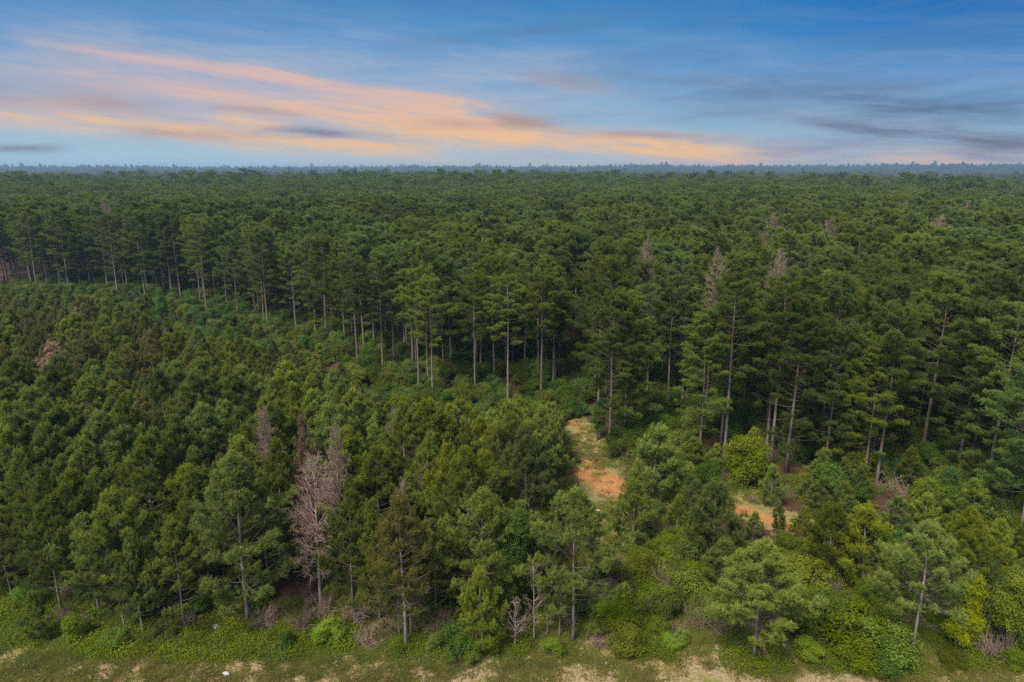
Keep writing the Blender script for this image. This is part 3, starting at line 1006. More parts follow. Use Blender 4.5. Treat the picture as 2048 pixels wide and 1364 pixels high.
bare_tall = [(285, 398, 455, 'brown leafless tall pine crown among green pines on the left'), (212, 412, 470, 'thin leafless tall pine left of the brown leafless crown'),
             (1433, 520, 600, 'twiggy dead snag standing in the green canopy'), (1765, 382, 430, 'wide bare grey crown in the distant canopy'),
             (1812, 398, 432, 'pinkish bare crown right of the wide grey one'), (1940, 400, 435, 'small bare crown near the right of the canopy'),
             (1545, 424, 452, 'pinkish bare crown in the middle distance'), (1655, 430, 460, 'low bare crown between pinkish and wide bare ones'),
             (540, 366, 392, 'distant bare crown above the left canopy'), (782, 378, 402, 'distant twiggy bare crown in the middle canopy'),
             (450, 360, 375, 'tiny far bare crown on the left horizon side'), (1290, 470, 540, 'half-bare tall pine with pale limbs in the canopy'),
             (1880, 425, 455, 'bare grey crown below the small bare one'), (1560, 560, 620, 'thin bare top poking from the right canopy')]
for i, (px, pt, pb, lab) in enumerate(bare_tall):
    d = px_dir(px, pt)
    hh = 22.3 if pt < 450 else 21.2
    # find where a tree of this height reaches that row
    best = None
    for r in np.geomspace(80, 900, 400):
        x = d.x / d.y * r; y = r
        if math.hypot(x, y) < edge_r(x, y) + 16: continue
        zt = float(ground_z(x, y)) + hh
        if (CAM_H + d.z / d.y * r) < zt + 0.12:
            best = (x, y); break
    if best is None: best = (d.x / d.y * 400, 400)
    place('bare_tall_pine', 'dead_tall', i, best[0], best[1], hh, lab, 'dead pine', 'leafless pines in the tall stand', width=1.2 if pt < 450 else .75)
    tall_done.append(best)

# the rest of the stand, a planted grid with jitter
cand = []
sp = 4.9
for gyv in np.arange(60, 420, sp):
    half = gyv * 0.86 + 14
    for gxv in np.arange(-half, half, sp):
        x = gxv + rng.uniform(-1.7, 1.7); y = gyv + rng.uniform(-1.7, 1.7)
        if np.hypot(x, y) < edge_r(x, y) + 2.2: continue
        if rng.random() < 0.05: continue
        cand.append((x, y))
cand = [c_ for c_ in cand if min((c_[0] - a) ** 2 + (c_[1] - b) ** 2 for a, b in tall_done) > 9]
cand.sort(key=lambda c_: np.hypot(*c_))
n_obj = 0
far_pts = []
for x, y in cand:
    z = float(ground_z(x, y)); r = math.hypot(x, y)
    h = 20 * (rng.uniform(0.86, 1.04) + 0.14 * (float(vnoise(x, y, 28, 41)) - .45))
    px, py = to_px(x, y, z + h)
    if n_obj < 245 and -30 < px < 2080:
        n_obj += 1
        place('tall_pine', 'tall', int(rng.integers(7)), x, y, h, rel_label('tall pine crown', x, y, z + h * .85, h / 20, LM_TALL), 'pine tree', 'tall pines inside the stand', width=rng.uniform(.8, 1.15), lean=(rng.normal() * .012, rng.normal() * .012))
    elif r < 190 or -100 < px < 2150:
        far_pts.append((x, y, z, h / 20, rng.uniform(0, 6.28), int(rng.integers(7))))
scatter('pine_stand', 'tall', [p for p in far_pts if math.hypot(p[0], p[1]) < 230], 'dense tall pines deep in the stand, crown beside crown')
beyond = [p[:5] + (int(rng.integers(6)),) for p in far_pts if math.hypot(p[0], p[1]) >= 230]
r = 420.0
ridge = []
while r < 3750:
    sp = 6.0 if r < 700 else (7.5 if r < 1300 else (13 if r < 2900 else 9))
    n = int(2 * 0.72 * r / sp)
    for k in range(n):
        a = -0.72 + 1.44 * (k + rng.uniform(-.4, .4)) / n
        rr = r + rng.uniform(-.5, .5) * sp
        x, y = rr * math.sin(a), rr * math.cos(a)
        s = (rng.uniform(0.8, 1.08) + 0.22 * (float(vnoise(x, y, 45, 41)) - .4)) * (1.22 if rng.random() < .06 else 1) * (1.0 if r < 1300 else (1.25 if r < 2900 else rng.uniform(.9, 1.9) * (.8 + .5 * float(vnoise(x, y, 60, 12)))))
        if r > 2900:
            ridge.append((x, y, float(ground_z(x, y)) - 4, s * 2.3, rng.uniform(0, 6.28), int(rng.integers(2)))); continue
        beyond.append((x, y, float(ground_z(x, y)) - (0 if r < 1300 else 3), s, rng.uniform(0, 6.28), int(rng.integers(6))))
    r += sp * (1.0 if r < 700 else (1.3 if r < 1300 else (4.5 if r < 2900 else 2.2)))
scatter('ridge_woods', 'tree_dark', ridge, 'rounded broadleaf woods along the far blue ridge')
scatter('forest', 'far', beyond, 'green forest canopy running on to the hazy blue horizon')

# ------------------------------------------------------------------ young stand (left and middle)
LIMX = [0, 60, 150, 250, 300, 370, 450, 520, 600, 650, 700, 760, 850, 950, 1040, 1110, 1150]
LIMY = [600, 596, 590, 605, 632, 660, 680, 690, 700, 730, 745, 785, 795, 800, 795, 805, 850]
hero = [  # name, template, base px, base py, top row, width, label, category
    ('young_pine', 'young', 126, 1188, 925, 1.0, 'young pine with bare grey lower trunk near the left picture edge', 'pine tree'),
    ('young_pine', 'young', 250, 1254, 1035, .8, 'leaning slim pale-trunked pine, left one of the leaning three', 'pine tree'),
    ('young_pine', 'young', 271, 1246, 975, 1.0, 'tallest pine of the three leaning pale trunks', 'pine tree'),
    ('young_pine', 'young', 287, 1269, 1085, .8, 'shortest slim pine, right one of the leaning three', 'pine tree'),
    ('young_pine', 'young', 496, 1238, 900, 1.15, 'big bushy green pine left of the tall bare dead pine', 'pine tree'),
    ('young_pine', 'small', 79, 1281, 1180, .7, 'spindly little pine standing alone on the grass at far left', 'pine tree'),
    ('dead_pine', 'dead', 642, 1214, 895, 1.12, 'tall bare dead pine with grey trunk and pinkish twigs', 'dead pine'),
    ('dead_pine', 'dead', 684, 1150, 846, .62, 'bare dead pine with pale pointed top behind the tall bare one', 'dead pine'),
    ('dead_pine', 'dead', 620, 1185, 990, .6, 'thin dead stem hugging the tall bare dead pine', 'dead pine'),
    ('dead_pine', 'dead', 550, 1100, 808, .75, 'grey leafless spire above the bushy green pine', 'dead pine'),
    ('dead_pine', 'rust', 628, 1105, 822, .55, 'dead pine with rust-brown needles left at its top', 'dead pine'),
    ('young_pine', 'olive', 812, 1293, 985, 1.15, 'front pine with a stout grey trunk and thin brownish crown', 'pine tree'),
    ('dead_pine', 'dead', 822, 1272, 955, .55, 'bare twiggy top rising through the brownish front pine', 'dead pine'),
    ('young_pine', 'young', 799, 1272, 1050, .8, 'slim second trunk close behind the brownish front pine', 'pine tree'),
    ('young_pine', 'small', 965, 1304, 1125, .8, 'slim white-trunked pine with small round crown at the verge', 'pine tree'),
    ('young_pine', 'young', 943, 1175, 885, .9, 'pine with visible grey stem behind the slim white-trunked one', 'pine tree'),
    ('young_pine', 'young', 1146, 1281, 965, 1.1, 'broad dark pine right of the bare saplings', 'pine tree'),
    ('young_pine', 'young', 1119, 1272, 1080, .75, 'slim pine tucked against the broad dark pine', 'pine tree'),
    ('young_pine', 'young', 1052, 1120, 845, 1.0, 'full pine crown standing left of the orange clay patch', 'pine tree'),
    ('bare_sapling', 'sapling', 1068, 1281, 1120, .8, 'tall slim bare sapling beside the broad dark pine', 'sapling'),
    ('bare_sapling', 'sapling', 1030, 1297, 1190, 1.1, 'short twiggy grey sapling left of the tall slim bare one', 'sapling'),
    ('bare_sapling', 'sapling', 1094, 1270, 1180, .8, 'thin bare sapling under the broad dark pine boughs', 'sapling'),
    ('broadleaf_tree', 'tree_dark', 1028, 1238, 1015, .9, 'narrow dark green broadleaf tree amid the front pines', 'tree'),
    ('broadleaf_tree', 'tree_dark', 896, 1200, 1085, 1.0, 'small dark leafy tree between two front pines', 'tree'),
    ('broadleaf_tree', 'tree_bright', 1090, 1130, 970, .7, 'bright green broadleaf top behind the broad dark pine', 'tree'),
    ('young_pine', 'young', 1108, 1010, 868, .9, 'pine on the left side of the orange clay patch, leaning over it', 'pine tree'),
    ('young_pine', 'small', 1142, 1030, 950, .9, 'low pine tucked between clay patch and broad dark pine', 'pine tree'),
    # right of the trail
    ('young_pine', 'small', 1305, 995, 838, 1.1, 'bushy young pine standing between clay patch and stout trunk', 'pine tree'),
    ('young_pine', 'small', 1265, 1092, 955, 1.0, 'young pine right beside the orange clay patch', 'pine tree'),
    ('young_pine', 'small', 1352, 1085, 985, .9, 'light green young pine between two others right of the trail', 'pine tree'),
    ('young_pine', 'small', 1425, 1120, 948, 1.1, 'upright young pine left of the clay bank', 'pine tree'),
    ('young_pine', 'young', 1508, 1312, 1075, 1.45, 'broad dark pine sprawling over the fallen log', 'pine tree'),
    ('young_pine', 'small', 1440, 1180, 1070, 1.2, 'young pine behind the broad dark pine over the log', 'pine tree'),
    ('young_pine', 'small', 1540, 1012, 925, .9, 'feathery young pine standing behind the clay bank', 'pine tree'),
    ('young_pine', 'small', 1556, 1064, 1006, .8, 'tiny pine growing out of the clay bank itself', 'pine tree'),
    ('young_pine', 'small', 1600, 1085, 1010, .9, 'small pine at the lower rim of the clay bank', 'pine tree'),
    ('young_pine', 'small', 1505, 1080, 1020, .9, 'small pine just below the left half of the clay bank', 'pine tree'),
    ('young_pine', 'small', 1632, 1122, 1030, .9, 'young pine at the right end of the clay bank', 'pine tree'),
    ('young_pine', 'small', 1655, 1150, 1000, 1.1, 'young pine with thin stem right of the clay bank', 'pine tree'),
    ('young_pine', 'small', 1724, 1170, 1005, 1.15, 'young pine with pale stem above the bright leafy mound', 'pine tree'),
    ('young_pine', 'small', 1612, 995, 945, .9, 'low young pine on the red needle litter', 'pine tree'),
    ('young_pine', 'small', 1680, 1040, 958, 1.0, 'low feathery pine right of the red litter', 'pine tree'),
    ('young_pine', 'small', 1848, 1020, 952, 1.0, 'small round pine beside the grey leafless bush', 'pine tree'),
    ('young_pine', 'small', 1790, 1070, 985, 1.0, 'small pine in front of the grey leafless bush', 'pine tree'),
    ('young_pine', 'young', 1824, 1302, 1040, 1.15, 'pine with a bare grey lower trunk at the right verge', 'pine tree'),
    ('young_pine', 'young', 1905, 1225, 1010, 1.0, 'young pine behind the yellow-green tree', 'pine tree'),
    ('young_pine', 'young', 1975, 1200, 1035, 1.0, 'young pine above the leafy shrubs on the right', 'pine tree'),
    ('young_pine', 'young', 2040, 1180, 1010, 1.0, 'young pine cut by the right picture edge', 'pine tree'),
    ('round_bush', 'gum', 1486, 972, 868, 1.0, 'round bright green bush at the foot of the stout trunk', 'bush'),
    ('broadleaf_tree', 'tree_yellow', 1917, 1300, 1142, 1.0, 'yellow-green leafy tree right of the grey-trunked pine', 'tree'),
    ('broadleaf_tree', 'tree_mid', 2010, 1320, 1140, 1.15, 'mid green leafy tree next to the right picture edge', 'tree'),
    ('broadleaf_tree', 'tree_mid', 1962, 1250, 1110, 1.0, 'pale green leafy tree behind the bare white stems', 'tree'),
    ('broadleaf_tree', 'tree_bright', 1722, 1225, 1150, 1.1, 'small bright tree at the top of the leafy mound', 'tree'),
    ('broadleaf_tree', 'tree_dark', 330, 662, 572, .75, 'leafy dark green spire at the foot of the tall stand', 'tree'),
    ('broadleaf_tree', 'tree_bright', 382, 735, 668, 1.3, 'yellow-green rounded crown below the clear trunk', 'tree'),
    ('young_pine', 'rust', 118, 835, 680, 1.4, 'rust-brown young pine among the olive ones on the left', 'dead pine'),
    ('young_pine', 'olive', 686, 830, 722, 1.2, 'yellow-green pine top before the slim leaning trunk', 'pine tree'),
    ('broadleaf_tree', 'tree_dark', 1195, 880, 800, .9, 'dark slim cedar-like tree standing by the trail end', 'tree'),
    ('broadleaf_tree', 'tree_mid', 1575, 920, 790, 1.0, 'leafy tree in the shade behind the round bright bush', 'tree'),
    ('broadleaf_tree', 'tree_mid', 1760, 900, 740, 1.6, 'broad leafy tree among the tall pines on the right', 'tree'),
    ('broadleaf_tree', 'tree_dark', 1888, 1010, 930, 1.2, 'dark leafy shrub tree left of the layered dark pine', 'tree'),
]
placed = []
for i, (nm, key, px, py, pt, w, lab, cat) in enumerate(hero):
    x, y, z = ground_pt(px, py)
    h = height_to(px, py, pt)
    used_labels[lab] = 1
    e = place(nm, key, i * 3 + 1, x, y, h, lab, cat, {'young_pine': 'young pines', 'dead_pine': 'dead pines', 'bare_sapling': 'bare saplings', 'broadleaf_tree': 'broadleaf trees'}.get(nm), width=w)
    placed.append((x, y, 1.9 if h > 6 else 1.2))
    if (px, py) in ((250, 1254), (287, 1269), (271, 1246)):
        e.rotation_euler = Euler((0, R(-4 if px == 250 else -2), 0)); e.rotation_euler.z = 0

verge_y = lambda px: np.interp(px, [-200, 0, 200, 400, 600, 900, 1200, 1500, 1700, 1900, 2300], [1225, 1235, 1262, 1268, 1268, 1268, 1262, 1292, 1300, 1290, 1280])
# keep the line of sight to the trail and clay free: (x0, y0, x1, y1) in the picture
HERO_PX = [(1655, 1200), (1710, 1230), (1760, 1250), (642, 1214), (812, 1293), (965, 1304), (1146, 1281), (250, 1254), (287, 1269), (496, 1238), (1068, 1281), (1028, 1238), (1824, 1302), (1508, 1312), (1722, 1225), (1486, 965)]
CLEAR = [(1128, 840, 1205, 925), (1165, 925, 1250, 995), (1185, 1000, 1235, 1055), (1462, 1006, 1612, 1072),
         (1530, 930, 1620, 945), (1600, 1110, 1640, 1160), (1745, 990, 1790, 1015)]


def blocks(x, y, h, half):
    z = float(ground_z(x, y))
    px0, pyb = to_px(x, y, z); _, pyt = to_px(x, y, z + h)
    w = half / math.hypot(x, y) * 1365
    for a, b, c_, d in CLEAR:
        if px0 + w * .8 > a and px0 - w * .8 < c_ and pyb > b and pyt < d: return True
    return False


cand = []
scrub = []
for gyv in np.arange(38, 150, 2.9):
    half = gyv * 0.86 + 8
    for gxv in np.arange(-half, half, 2.9):
        x = gxv + rng.uniform(-.95, .95); y = gyv + rng.uniform(-.95, .95)
        z = float(ground_z(x, y)); r = math.hypot(x, y)
        if r > edge_r(x, y) - 1.0: continue
        px, py = to_px(x, y, z)
        if py > verge_y(px) - 6 or px > 2120: continue
        right = px > np.interp(py, [800, 1000, 1300], [1110, 1150, 1180])
        if any(py > b - 4 and abs(px - a) < 52 for a, b in HERO_PX): continue
        if right and (py < 930 or rng.random() < 0.45): continue
        if min((x - a) ** 2 + (y - b) ** 2 - c_ * c_ for a, b, c_ in placed) < 0: continue
        if right:
            h = rng.uniform(3.0, 5.0)
            if px < 1420 and py > 1090: continue
        else:
            h = rng.uniform(7.4, 11.6) * (0.92 if py < 900 else 1)
            lim = float(np.interp(px, LIMX, LIMY)) + rng.uniform(-8, 22)
            d = px_dir(px, lim)
            hmax = CAM_H + d.z * (y / d.y) - z
            h = min(h, hmax)
            if h < 2.6:
                scrub.append((x, y, z)); continue
            if py > 1180: h *= rng.uniform(0.72, 1.0)
        if blocks(x, y, h, h * .2): continue
        cand.append((x, y, z, h, px, py, right))
cand.sort(key=lambda c_: math.hypot(c_[0], c_[1]))
young_stuff = []
n_obj = 0
for x, y, z, h, px, py, right in cand:
    key = 'young' if h > 6 else 'small'
    u = rng.random()
    rare = None
    if u < 0.022 and py < 1000: rare = ('dead_pine', 'dead', 'leafless pine', 'dead pine', 'dead pines')
    elif u < 0.026 and py < 900: rare = ('rust_pine', 'rust', 'rust-brown pine', 'dead pine', 'rust-brown pines')
    elif u < 0.10: rare = ('broadleaf_tree', 'tree_dark' if rng.random() < .5 else 'tree_mid', 'leafy tree', 'tree', 'broadleaf trees')
    elif u < 0.15 or (px < 330 and py < 900 and u < 0.5): key = 'olive'
    if rare and not right:
        place(rare[0], rare[1], int(rng.integers(9)), x, y, h * (0.9 if rare[0] != 'broadleaf_tree' else .75), rel_label(rare[2], x, y, z + h * .8, h / 9.5, LM_YOUNG), rare[3], rare[4], width=.9)
        continue
    n = len(TEMPL[key])
    if -60 < px < 2110 and n_obj < 262:
        n_obj += 1
        word = 'young pine' if key != 'olive' else 'olive young pine'
        place('young_pine', key, int(rng.integers(n)), x, y, h, rel_label(word, x, y, z + h * .8, h / (9.5 if not right else 4), LM_YOUNG), 'pine tree', 'young pines', width=rng.uniform(.9, 1.2))
    else:
        young_stuff.append((key, (x, y, z, h / (10 if key == 'young' else (10 if key == 'olive' else 5)), rng.uniform(0, 6.28), int(rng.integers(n)))))
for key, nm, lab in (('young', 'young_pine_stand', 'far rows of young pines packed before the tall stand'),
                     ('olive', 'olive_pine_stand', 'olive young pines packed at the back of the young stand'),
                     ('small', 'low_pine_growth', 'low young pines filling the back of the young stand')):
    scatter(nm, key, [p for k, p in young_stuff if k == key], lab)
print('young candidates', len(cand), 'stuff', len(young_stuff))

# ------------------------------------------------------------------ shrubs
BUSH = [  # name, template, px, py, height m, width, label
    ('shrub', 'bush_bright', 155, 1275, 2.0, 1.0, 'bright shrub at the grass left of the leaning three'),
    ('shrub', 'bush_bright', 232, 1290, 1.3, 1.3, 'low bright shrub under the leaning three trunks'),
    ('shrub', 'bush_mid', 330, 1275, 1.4, 1.3, 'mid green shrub right of the leaning three trunks'),
    ('shrub', 'bush_dark', 575, 1295, 1.3, .8, 'small dark green shrub alone in the verge weeds'),
    ('shrub', 'bush_bright', 655, 1285, 1.8, 1.1, 'bright shrub at the verge right of the dead pine foot'),
    ('shrub', 'bush_dark', 915, 1308, 2.4, 1.0, 'dark shrub between brownish front pine and white trunk'),
    ('shrub', 'bush_mid', 870, 1300, 1.4, .9, 'low mid green shrub right of the brownish front pine'),
    ('shrub', 'bush_mid', 940, 1325, 1.0, 1.2, 'low shrub just left of the slim white trunk'),
    ('shrub', 'bush_bright', 1105, 1310, 1.2, 1.3, 'bright low shrub under the broad dark pine'),
    ('shrub', 'bush_mid', 1250, 1305, 1.9, 1.4, 'wide mid green shrub right of the broad dark pine'),
    ('shrub', 'bush_bright', 1225, 1245, 2.2, 1.2, 'bright shrub behind the wide shrub near the trail foot'),
    ('shrub', 'bush_bright', 1310, 1215, 2.0, 1.2, 'light green shrub in the weedy opening below the trail'),
    ('shrub', 'bush_mid', 1280, 1150, 2.2, 1.2, 'mid green shrub where the trail meets the thicket'),
    ('shrub', 'bush_bright', 1350, 1290, 1.1, 1.5, 'low bright shrub left of the fallen log pine'),
    ('shrub', 'bush_bright', 1615, 1318, 1.6, 1.2, 'bright shrub right of the fallen log'),
    ('shrub', 'bush_bright', 1655, 1262, 3.2, 1.2, 'upper left shrub of the bright leafy mound'),
    ('shrub', 'bush_bright', 1700, 1292, 3.4, 1.2, 'middle shrub of the bright leafy mound'),
    ('shrub', 'bush_dark', 1780, 1342, 2.0, 1.4, 'dark green lower shrub of the bright leafy mound'),
    ('shrub', 'bush_bright', 1708, 1334, 2.2, 1.4, 'front left shrub of the bright leafy mound'),
    ('shrub', 'bush_bright', 1760, 1318, 3.0, 1.2, 'right shrub of the bright leafy mound'),
    ('shrub', 'bush_mid', 1905, 1330, 1.0, 1.4, 'low shrub under the yellow-green tree'),
    ('shrub', 'bush_bright', 2030, 1335, 1.5, 1.2, 'bright shrub at the bottom right corner'),
    ('shrub', 'bush_mid', 1370, 975, 1.6, 1.0, 'small light shrub left of the stout trunk foot'),
    ('shrub', 'bush_bright', 1215, 905, 1.0, 1.0, 'small bright shrub beside the trail at the trail pines'),
    ('shrub', 'bush_mid', 1138, 985, 1.0, 1.2, 'low shrub at the left rim of the orange clay patch'),
    ('shrub', 'bush_mid', 1150, 925, 1.0, 1.2, 'low shrub left of the trail above the clay patch'),
    ('shrub', 'bush_bright', 1408, 1000, 1.2, 1.0, 'bright shrub between stout trunk and clay bank'),
    ('shrub', 'bush_dark', 270, 655, 2.5, 1.5, 'dark shrub left of the leafy green spire'),
    ('shrub', 'bush_mid', 440, 700, 2.5, 1.8, 'shrub under the clear-trunked tall pine'),
    ('shrub', 'bush_dark', 560, 700, 2.5, 1.6, 'dark shrub below the straight dark trunk'),
]
for i, (nm, key, px, py, h, w, lab) in enumerate(BUSH):
    x, y, z = ground_pt(px, py)
    place(nm, key, i, x, y, h, lab, 'shrub', 'shrubs', width=w)
for i in range(26):      # leafy tangle between the trail foot and the log
    px, py = rng.uniform(1170, 1640), rng.uniform(1085, 1285)
    if abs(px - 1508) < 60 and py > 1200 or CLEAR[6][0] - 20 < px and py < 1150 or px < 1240 and py < 1110: continue
    x, y, z = ground_pt(px, py)
    h = rng.uniform(1.3, 2.6)
    place('shrub', ('bush_bright', 'bush_mid', 'bush_mid')[i % 3], i, x, y, h, rel_label('leafy shrub', x, y, z + h * .5, h / 2, LM_YOUNG), 'shrub', 'shrubs', width=rng.uniform(1, 1.5))
BRUSH = [(240, 690, 4.5, 1.5, 'pale leafless thicket between olive pines and leafy spire'), (1812, 1010, 3.2, 1.5, 'grey leafless bush at the dark hollow on the right'),
         (530, 1255, 1.6, 1.3, 'brown twiggy brush behind the verge below the bushy pine'), (370, 1250, 1.6, 1.4, 'brown brush left of the bushy green pine'),
         (715, 1240, 2.2, 1.4, 'grey brown brush between dead pine and brownish front pine'), (740, 1290, 1.5, 1.3, 'low brown brush at the foot of the brownish front pine'),
         (1340, 1170, 1.8, 1.3, 'grey tangled twigs in the weedy opening'), (1975, 1310, 2.4, 1.0, 'bare white stems under the leafy trees on the right'),
         (1500, 1120, 1.4, 1.1, 'pale dry twigs above the broad dark pine'), (1400, 1250, 1.8, 1.2, 'twiggy brush left of the broad dark pine over the log'),
         (1200, 1290, 1.2, 1.6, 'dry brush at the verge right of the broad dark pine'), (600, 1260, 1.8, 1.0, 'brown brush left of the dead pine foot'),
         (895, 1270, 1.8, 1.2, 'dry brush behind the dark shrub at the verge'), (1655, 1010, 1.4, 1.3, 'brown brush on the slope over the clay bank')]
for i, (px, py, h, w, lab) in enumerate(BRUSH):
    x, y, z = ground_pt(px, py)
    place('leafless_bush', 'brush', i, x, y, h, lab, 'bush', 'leafless bushes', width=w)

# fallen rotten log, pale dry stick and pale rocks on the verge
def limb(name, p0, p1, r0, r1, mat, label, cat, stubs=4):
    a = Vector(ground_pt(*p0)); b = Vector(ground_pt(*p1))
    b.z += r1
    m_ = MB()
    k = 9
    L = (b - a).length
    pts = []
    for i in range(k):
        t = i / (k - 1)
        p = a.lerp(b, t) - a
        pts.append([p.x + rng.normal() * .02 * L * .3, p.y + rng.normal() * .02 * L * .3, p.z + r0 * 0.8 + math.sin(t * 3.1) * 0.06])
    m_.tube(pts, np.linspace(r0, r1, k) * rng.uniform(.85, 1.15, k), 8, 0, cap=True)
    for s in range(stubs):
        q = np.array(pts[int(rng.integers(1, k - 1))])
        d = unit(rng.normal(size=3) + [0, 0, .8])
        m_.tube([q, q + d * .25, q + d * .5 + rng.normal(size=3) * .05], [r0 * .35, r0 * .25, .006], 5, 0)
    o = link_mesh(name, m_.mesh(name, [M[mat]]))
    o.location = a
    prop(o, label, cat)


limb('fallen_log', (1537, 1322), (1508, 1262), 0.13, 0.08, 'rust_log', 'broken red-brown rotten pine log lying below the broad dark pine', 'log', 6)
limb('fallen_stick', (1478, 1328), (1560, 1342), 0.045, 0.02, 'dead_twig', 'long pale dry stick lying on the grass by the rotten log', 'stick', 3)
limb('fallen_branch', (160, 1280), (205, 1276), 0.05, 0.03, 'dead_twig', 'grey dead branch lying under the shrub left of the leaning three', 'branch', 3)


def rock(px, py, s, label):
    x, y, z = ground_pt(px, py)
    import bmesh
    bm = bmesh.new()
    bmesh.ops.create_icosphere(bm, subdivisions=3, radius=1)
    ph = rng.uniform(0, 6, 3)
    for v in bm.verts:
        n = 0.16 * math.sin(v.co.x * 3.1 + ph[0]) + 0.14 * math.sin(v.co.y * 4 + ph[1]) + 0.1 * math.sin(v.co.z * 5.3 + ph[2] + v.co.x * 2)
        v.co *= 1 + n
        v.co.x *= 1.5 * s; v.co.y *= 0.9 * s; v.co.z *= 0.62 * s
    mm = bpy.data.meshes.new('rock'); bm.to_mesh(mm); bm.free()
    mm.materials.append(M['rock'])
    o = link_mesh('rock', mm); o.location = (x, y, z + .2 * s); o.rotation_euler.z = rng.uniform(-.5, .5)
    prop(o, label, 'rock', 'pale rocks')


rock(452, 1348, .17, 'pale white rock on the verge grass below the bushy pine')
rock(430, 1254, .2, 'grey-white rock in the shade of the bushy pine')
rock(1018, 1303, .07, 'small pale stone beside the slim white trunk')
rock(1212, 1327, .07, 'flat pale stone on the tan soil below the broad dark pine')
rock(1195, 1022, .16, 'pale stone on the trail below the clay patch')

# ------------------------------------------------------------------ ground cover
grass_pts, weed_pts, under_pts, twig_pts = [], [], [], []
for k in range(15000):
    x = rng.uniform(-36, 36); y = rng.uniform(30.5, 43)
    d = 0.5 * vnoise(x * .8 + y * .6, y * .8 - x * .6, 3.1, 21) + 0.3 * vnoise(x, y, 1.1, 5) + 0.2 * vnoise(x, y, .45, 7)
    if d + rng.normal() * .08 < 0.56 - 0.07 * (y - 34.5): continue
    grass_pts.append((x, y, float(ground_z(x, y)), rng.uniform(.5, 1.2), rng.uniform(0, 6.28), int(rng.integers(2)) if rng.random() < np.clip(1.0 - (y - 33) / 4.5, .1, .75) else int(rng.integers(2, 4))))
for k in range(9000):
    x = rng.uniform(-44, 44); y = rng.uniform(35.5, 50)
    z = float(ground_z(x, y)); px, py = to_px(x, y, z)
    b = verge_y(px) + 44 + 22 * (vnoise(x, y, 3, 8) - .5)
    if py > b: continue
    if blocks(x, y, .5, .4): continue
    if vnoise(x, y, 3, 14) < 0.36 + 0.3 * (py < 1200 and px < 1150): continue
    weed_pts.append((x, y, z, rng.uniform(.5, 1.25), rng.uniform(0, 6.28), int(rng.integers(4))))
for k in range(2600):      # opening right of the trail
    x = rng.uniform(2, 60); y = rng.uniform(44, 78)
    z = float(ground_z(x, y)); px, py = to_px(x, y, z)
    if px < 1200 or math.hypot(x, y) > edge_r(x, y) + 3 or blocks(x, y, .6, .4): continue
    weed_pts.append((x, y, z, rng.uniform(.6, 1.6), rng.uniform(0, 6.28), int(rng.integers(4))))
for a_, b_ in (((1130, 838), (1165, 870)), ((1165, 870), (1200, 915)), ((1200, 1000), (1215, 1060)), ((1225, 1065), (1330, 1130)), ((1460, 990), (1500, 1020)), ((1560, 1085), (1640, 1150)), ((1490, 930), (1640, 955))):
    p0, p1 = ground_pt(*a_), ground_pt(*b_)
    for k in range(38):      # weeds creeping in from both sides of the track
        t = rng.random(); side_ = rng.choice([-1, 1]) * rng.uniform(0.8, 2.4)
        x = p0[0] + (p1[0] - p0[0]) * t + side_ + rng.normal() * .4; y = p0[1] + (p1[1] - p0[1]) * t + rng.normal() * .8
        weed_pts.append((x, y, float(ground_z(x, y)), rng.uniform(.25, .8), rng.uniform(0, 6.28), int(rng.integers(4))))
for p in [(1165, 890), (1190, 905), (1215, 1020), (1205, 1040), (1225, 1055), (1180, 915), (1230, 930)]:
    cx_, cy_, _ = ground_pt(*p)
    for k in range(45):
        x = cx_ + rng.normal() * 1.5; y = cy_ + rng.normal() * 2
        grass_pts.append((x, y, float(ground_z(x, y)), rng.uniform(.7, 1.3), rng.uniform(0, 6.28), int(rng.integers(4))))
scatter('grass', 'grass', grass_pts, 'short olive and straw coloured grass on the verge')
scatter('weeds', 'weed', weed_pts, 'bright leafy weeds and vines along the verge and opening')

for x, y, z in scrub:      # leafy scrub between the young and the tall stand
    px, py = to_px(x, y, z)
    if -20 < px < 660 and rng.random() < 0.22:
        d = px_dir(px, float(np.interp(px, LIMX, LIMY)) - 42)
        h = min(CAM_H + d.z * (y / d.y) - z, 6.5) * rng.uniform(.7, 1)
        if h > 2.5:
            if rng.random() < .5:
                place('young_pine', 'young' if h > 4.5 else 'small', int(rng.integers(9)), x, y, h, rel_label('young pine in the scrub', x, y, z + h * .8, 1, LM_YOUNG + LM_TALL), 'pine tree', 'young pines')
            else:
                place('broadleaf_tree', ('tree_mid', 'tree_bright', 'tree_dark')[int(rng.integers(3))], int(rng.integers(9)), x, y, h, rel_label('leafy tree in the scrub', x, y, z + h * .8, 1, LM_YOUNG + LM_TALL), 'tree', 'broadleaf trees', width=1.3)
    for k in range(4):
        xx, yy = x + rng.uniform(-1.3, 1.3), y + rng.uniform(-1.3, 1.3)
        px, py = to_px(xx, yy, z)
        lim = float(np.interp(px, LIMX, LIMY)) - (14 if px < 600 else -6)
        d = px_dir(px, lim)
        hm_ = min(CAM_H + d.z * (yy / d.y) - z, 3.4)
        under_pts.append((xx, yy, float(ground_z(xx, yy)), max(hm_, .9) / 2 * rng.uniform(.55, 1.05), rng.uniform(0, 6.28), int(rng.integers(3))))
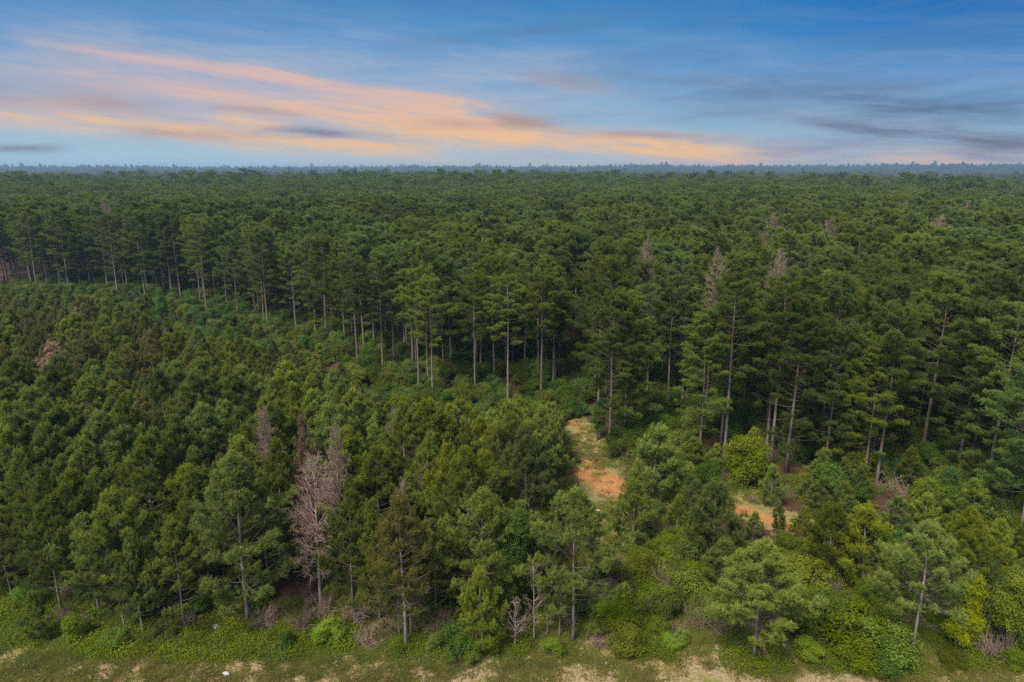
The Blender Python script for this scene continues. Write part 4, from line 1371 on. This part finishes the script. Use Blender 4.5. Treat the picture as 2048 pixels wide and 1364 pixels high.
for k in range(9000):      # understorey below both stands
    x = rng.uniform(-130, 90); y = rng.uniform(40, 190)
    z = float(ground_z(x, y)); px, py = to_px(x, y, z)
    r = math.hypot(x, y); e = float(edge_r(x, y))
    if px < -60 or px > 2110 or py > verge_y(px) or r > e + 30 or blocks(x, y, 2.2, 1.4): continue
    if abs(px - 1486) < 75 and 900 < py < 1010: continue
    edge_zone = abs(r - e) < 9
    if not edge_zone and rng.random() < (0.3 if r > e else 0.75): continue
    under_pts.append((x, y, z, rng.uniform(.4, 1.0) if (not edge_zone and r < e) else rng.uniform(.6, 1.45), rng.uniform(0, 6.28), int(rng.integers(3))))
scatter('undergrowth', 'bush_mid', under_pts[::2], 'mixed green undergrowth beneath the pines')
scatter('shaded_undergrowth', 'bush_dark', under_pts[1::2], 'dark green undergrowth in the shade of the pines')
for k in range(900):
    x = rng.uniform(-60, 60); y = rng.uniform(38.5, 80)
    z = float(ground_z(x, y)); px, py = to_px(x, y, z)
    if py > verge_y(px) + 5 or math.hypot(x, y) > edge_r(x, y) + 5 or blocks(x, y, 1.5, 1): continue
    if rng.random() > (.9 if py > 1150 else .35): continue
    twig_pts.append((x, y, z, rng.uniform(.4, .9), rng.uniform(0, 6.28), int(rng.integers(3))))
scatter('brushwood', 'brush', twig_pts, 'dry brown twigs and dead stems under the young pines')
print('stuff', len(beyond), len(far_pts), len(grass_pts), len(weed_pts), len(under_pts), len(twig_pts))

# ------------------------------------------------------------------ haze: one closed box round the camera and the whole scene
HAZE = 0.00021
xs, ya, yb, za, zb = 7200, -900, 7800, -20, 62
hv = [(sx * xs, y_, z_) for z_ in (za, zb) for (sx, y_) in ((-1, ya), (1, ya), (1, yb), (-1, yb))]
hm = bpy.data.meshes.new('haze')
hm.from_pydata(hv, [], [(3, 2, 1, 0), (4, 5, 6, 7), (0, 1, 5, 4), (1, 2, 6, 5), (2, 3, 7, 6), (3, 0, 4, 7)])
hmat = bpy.data.materials.new('haze')
hmat.use_nodes = True
T = NT(hmat.node_tree)
pv = T.node('ShaderNodeVolumePrincipled', {'Color': (0.50, 0.74, 1.0, 1), 'Density': HAZE, 'Anisotropy': 0.2})
T.node('ShaderNodeOutputMaterial', {'Volume': pv.outputs[0]})
hm.materials.append(hmat)
prop(link_mesh('haze', hm), kind='stuff')
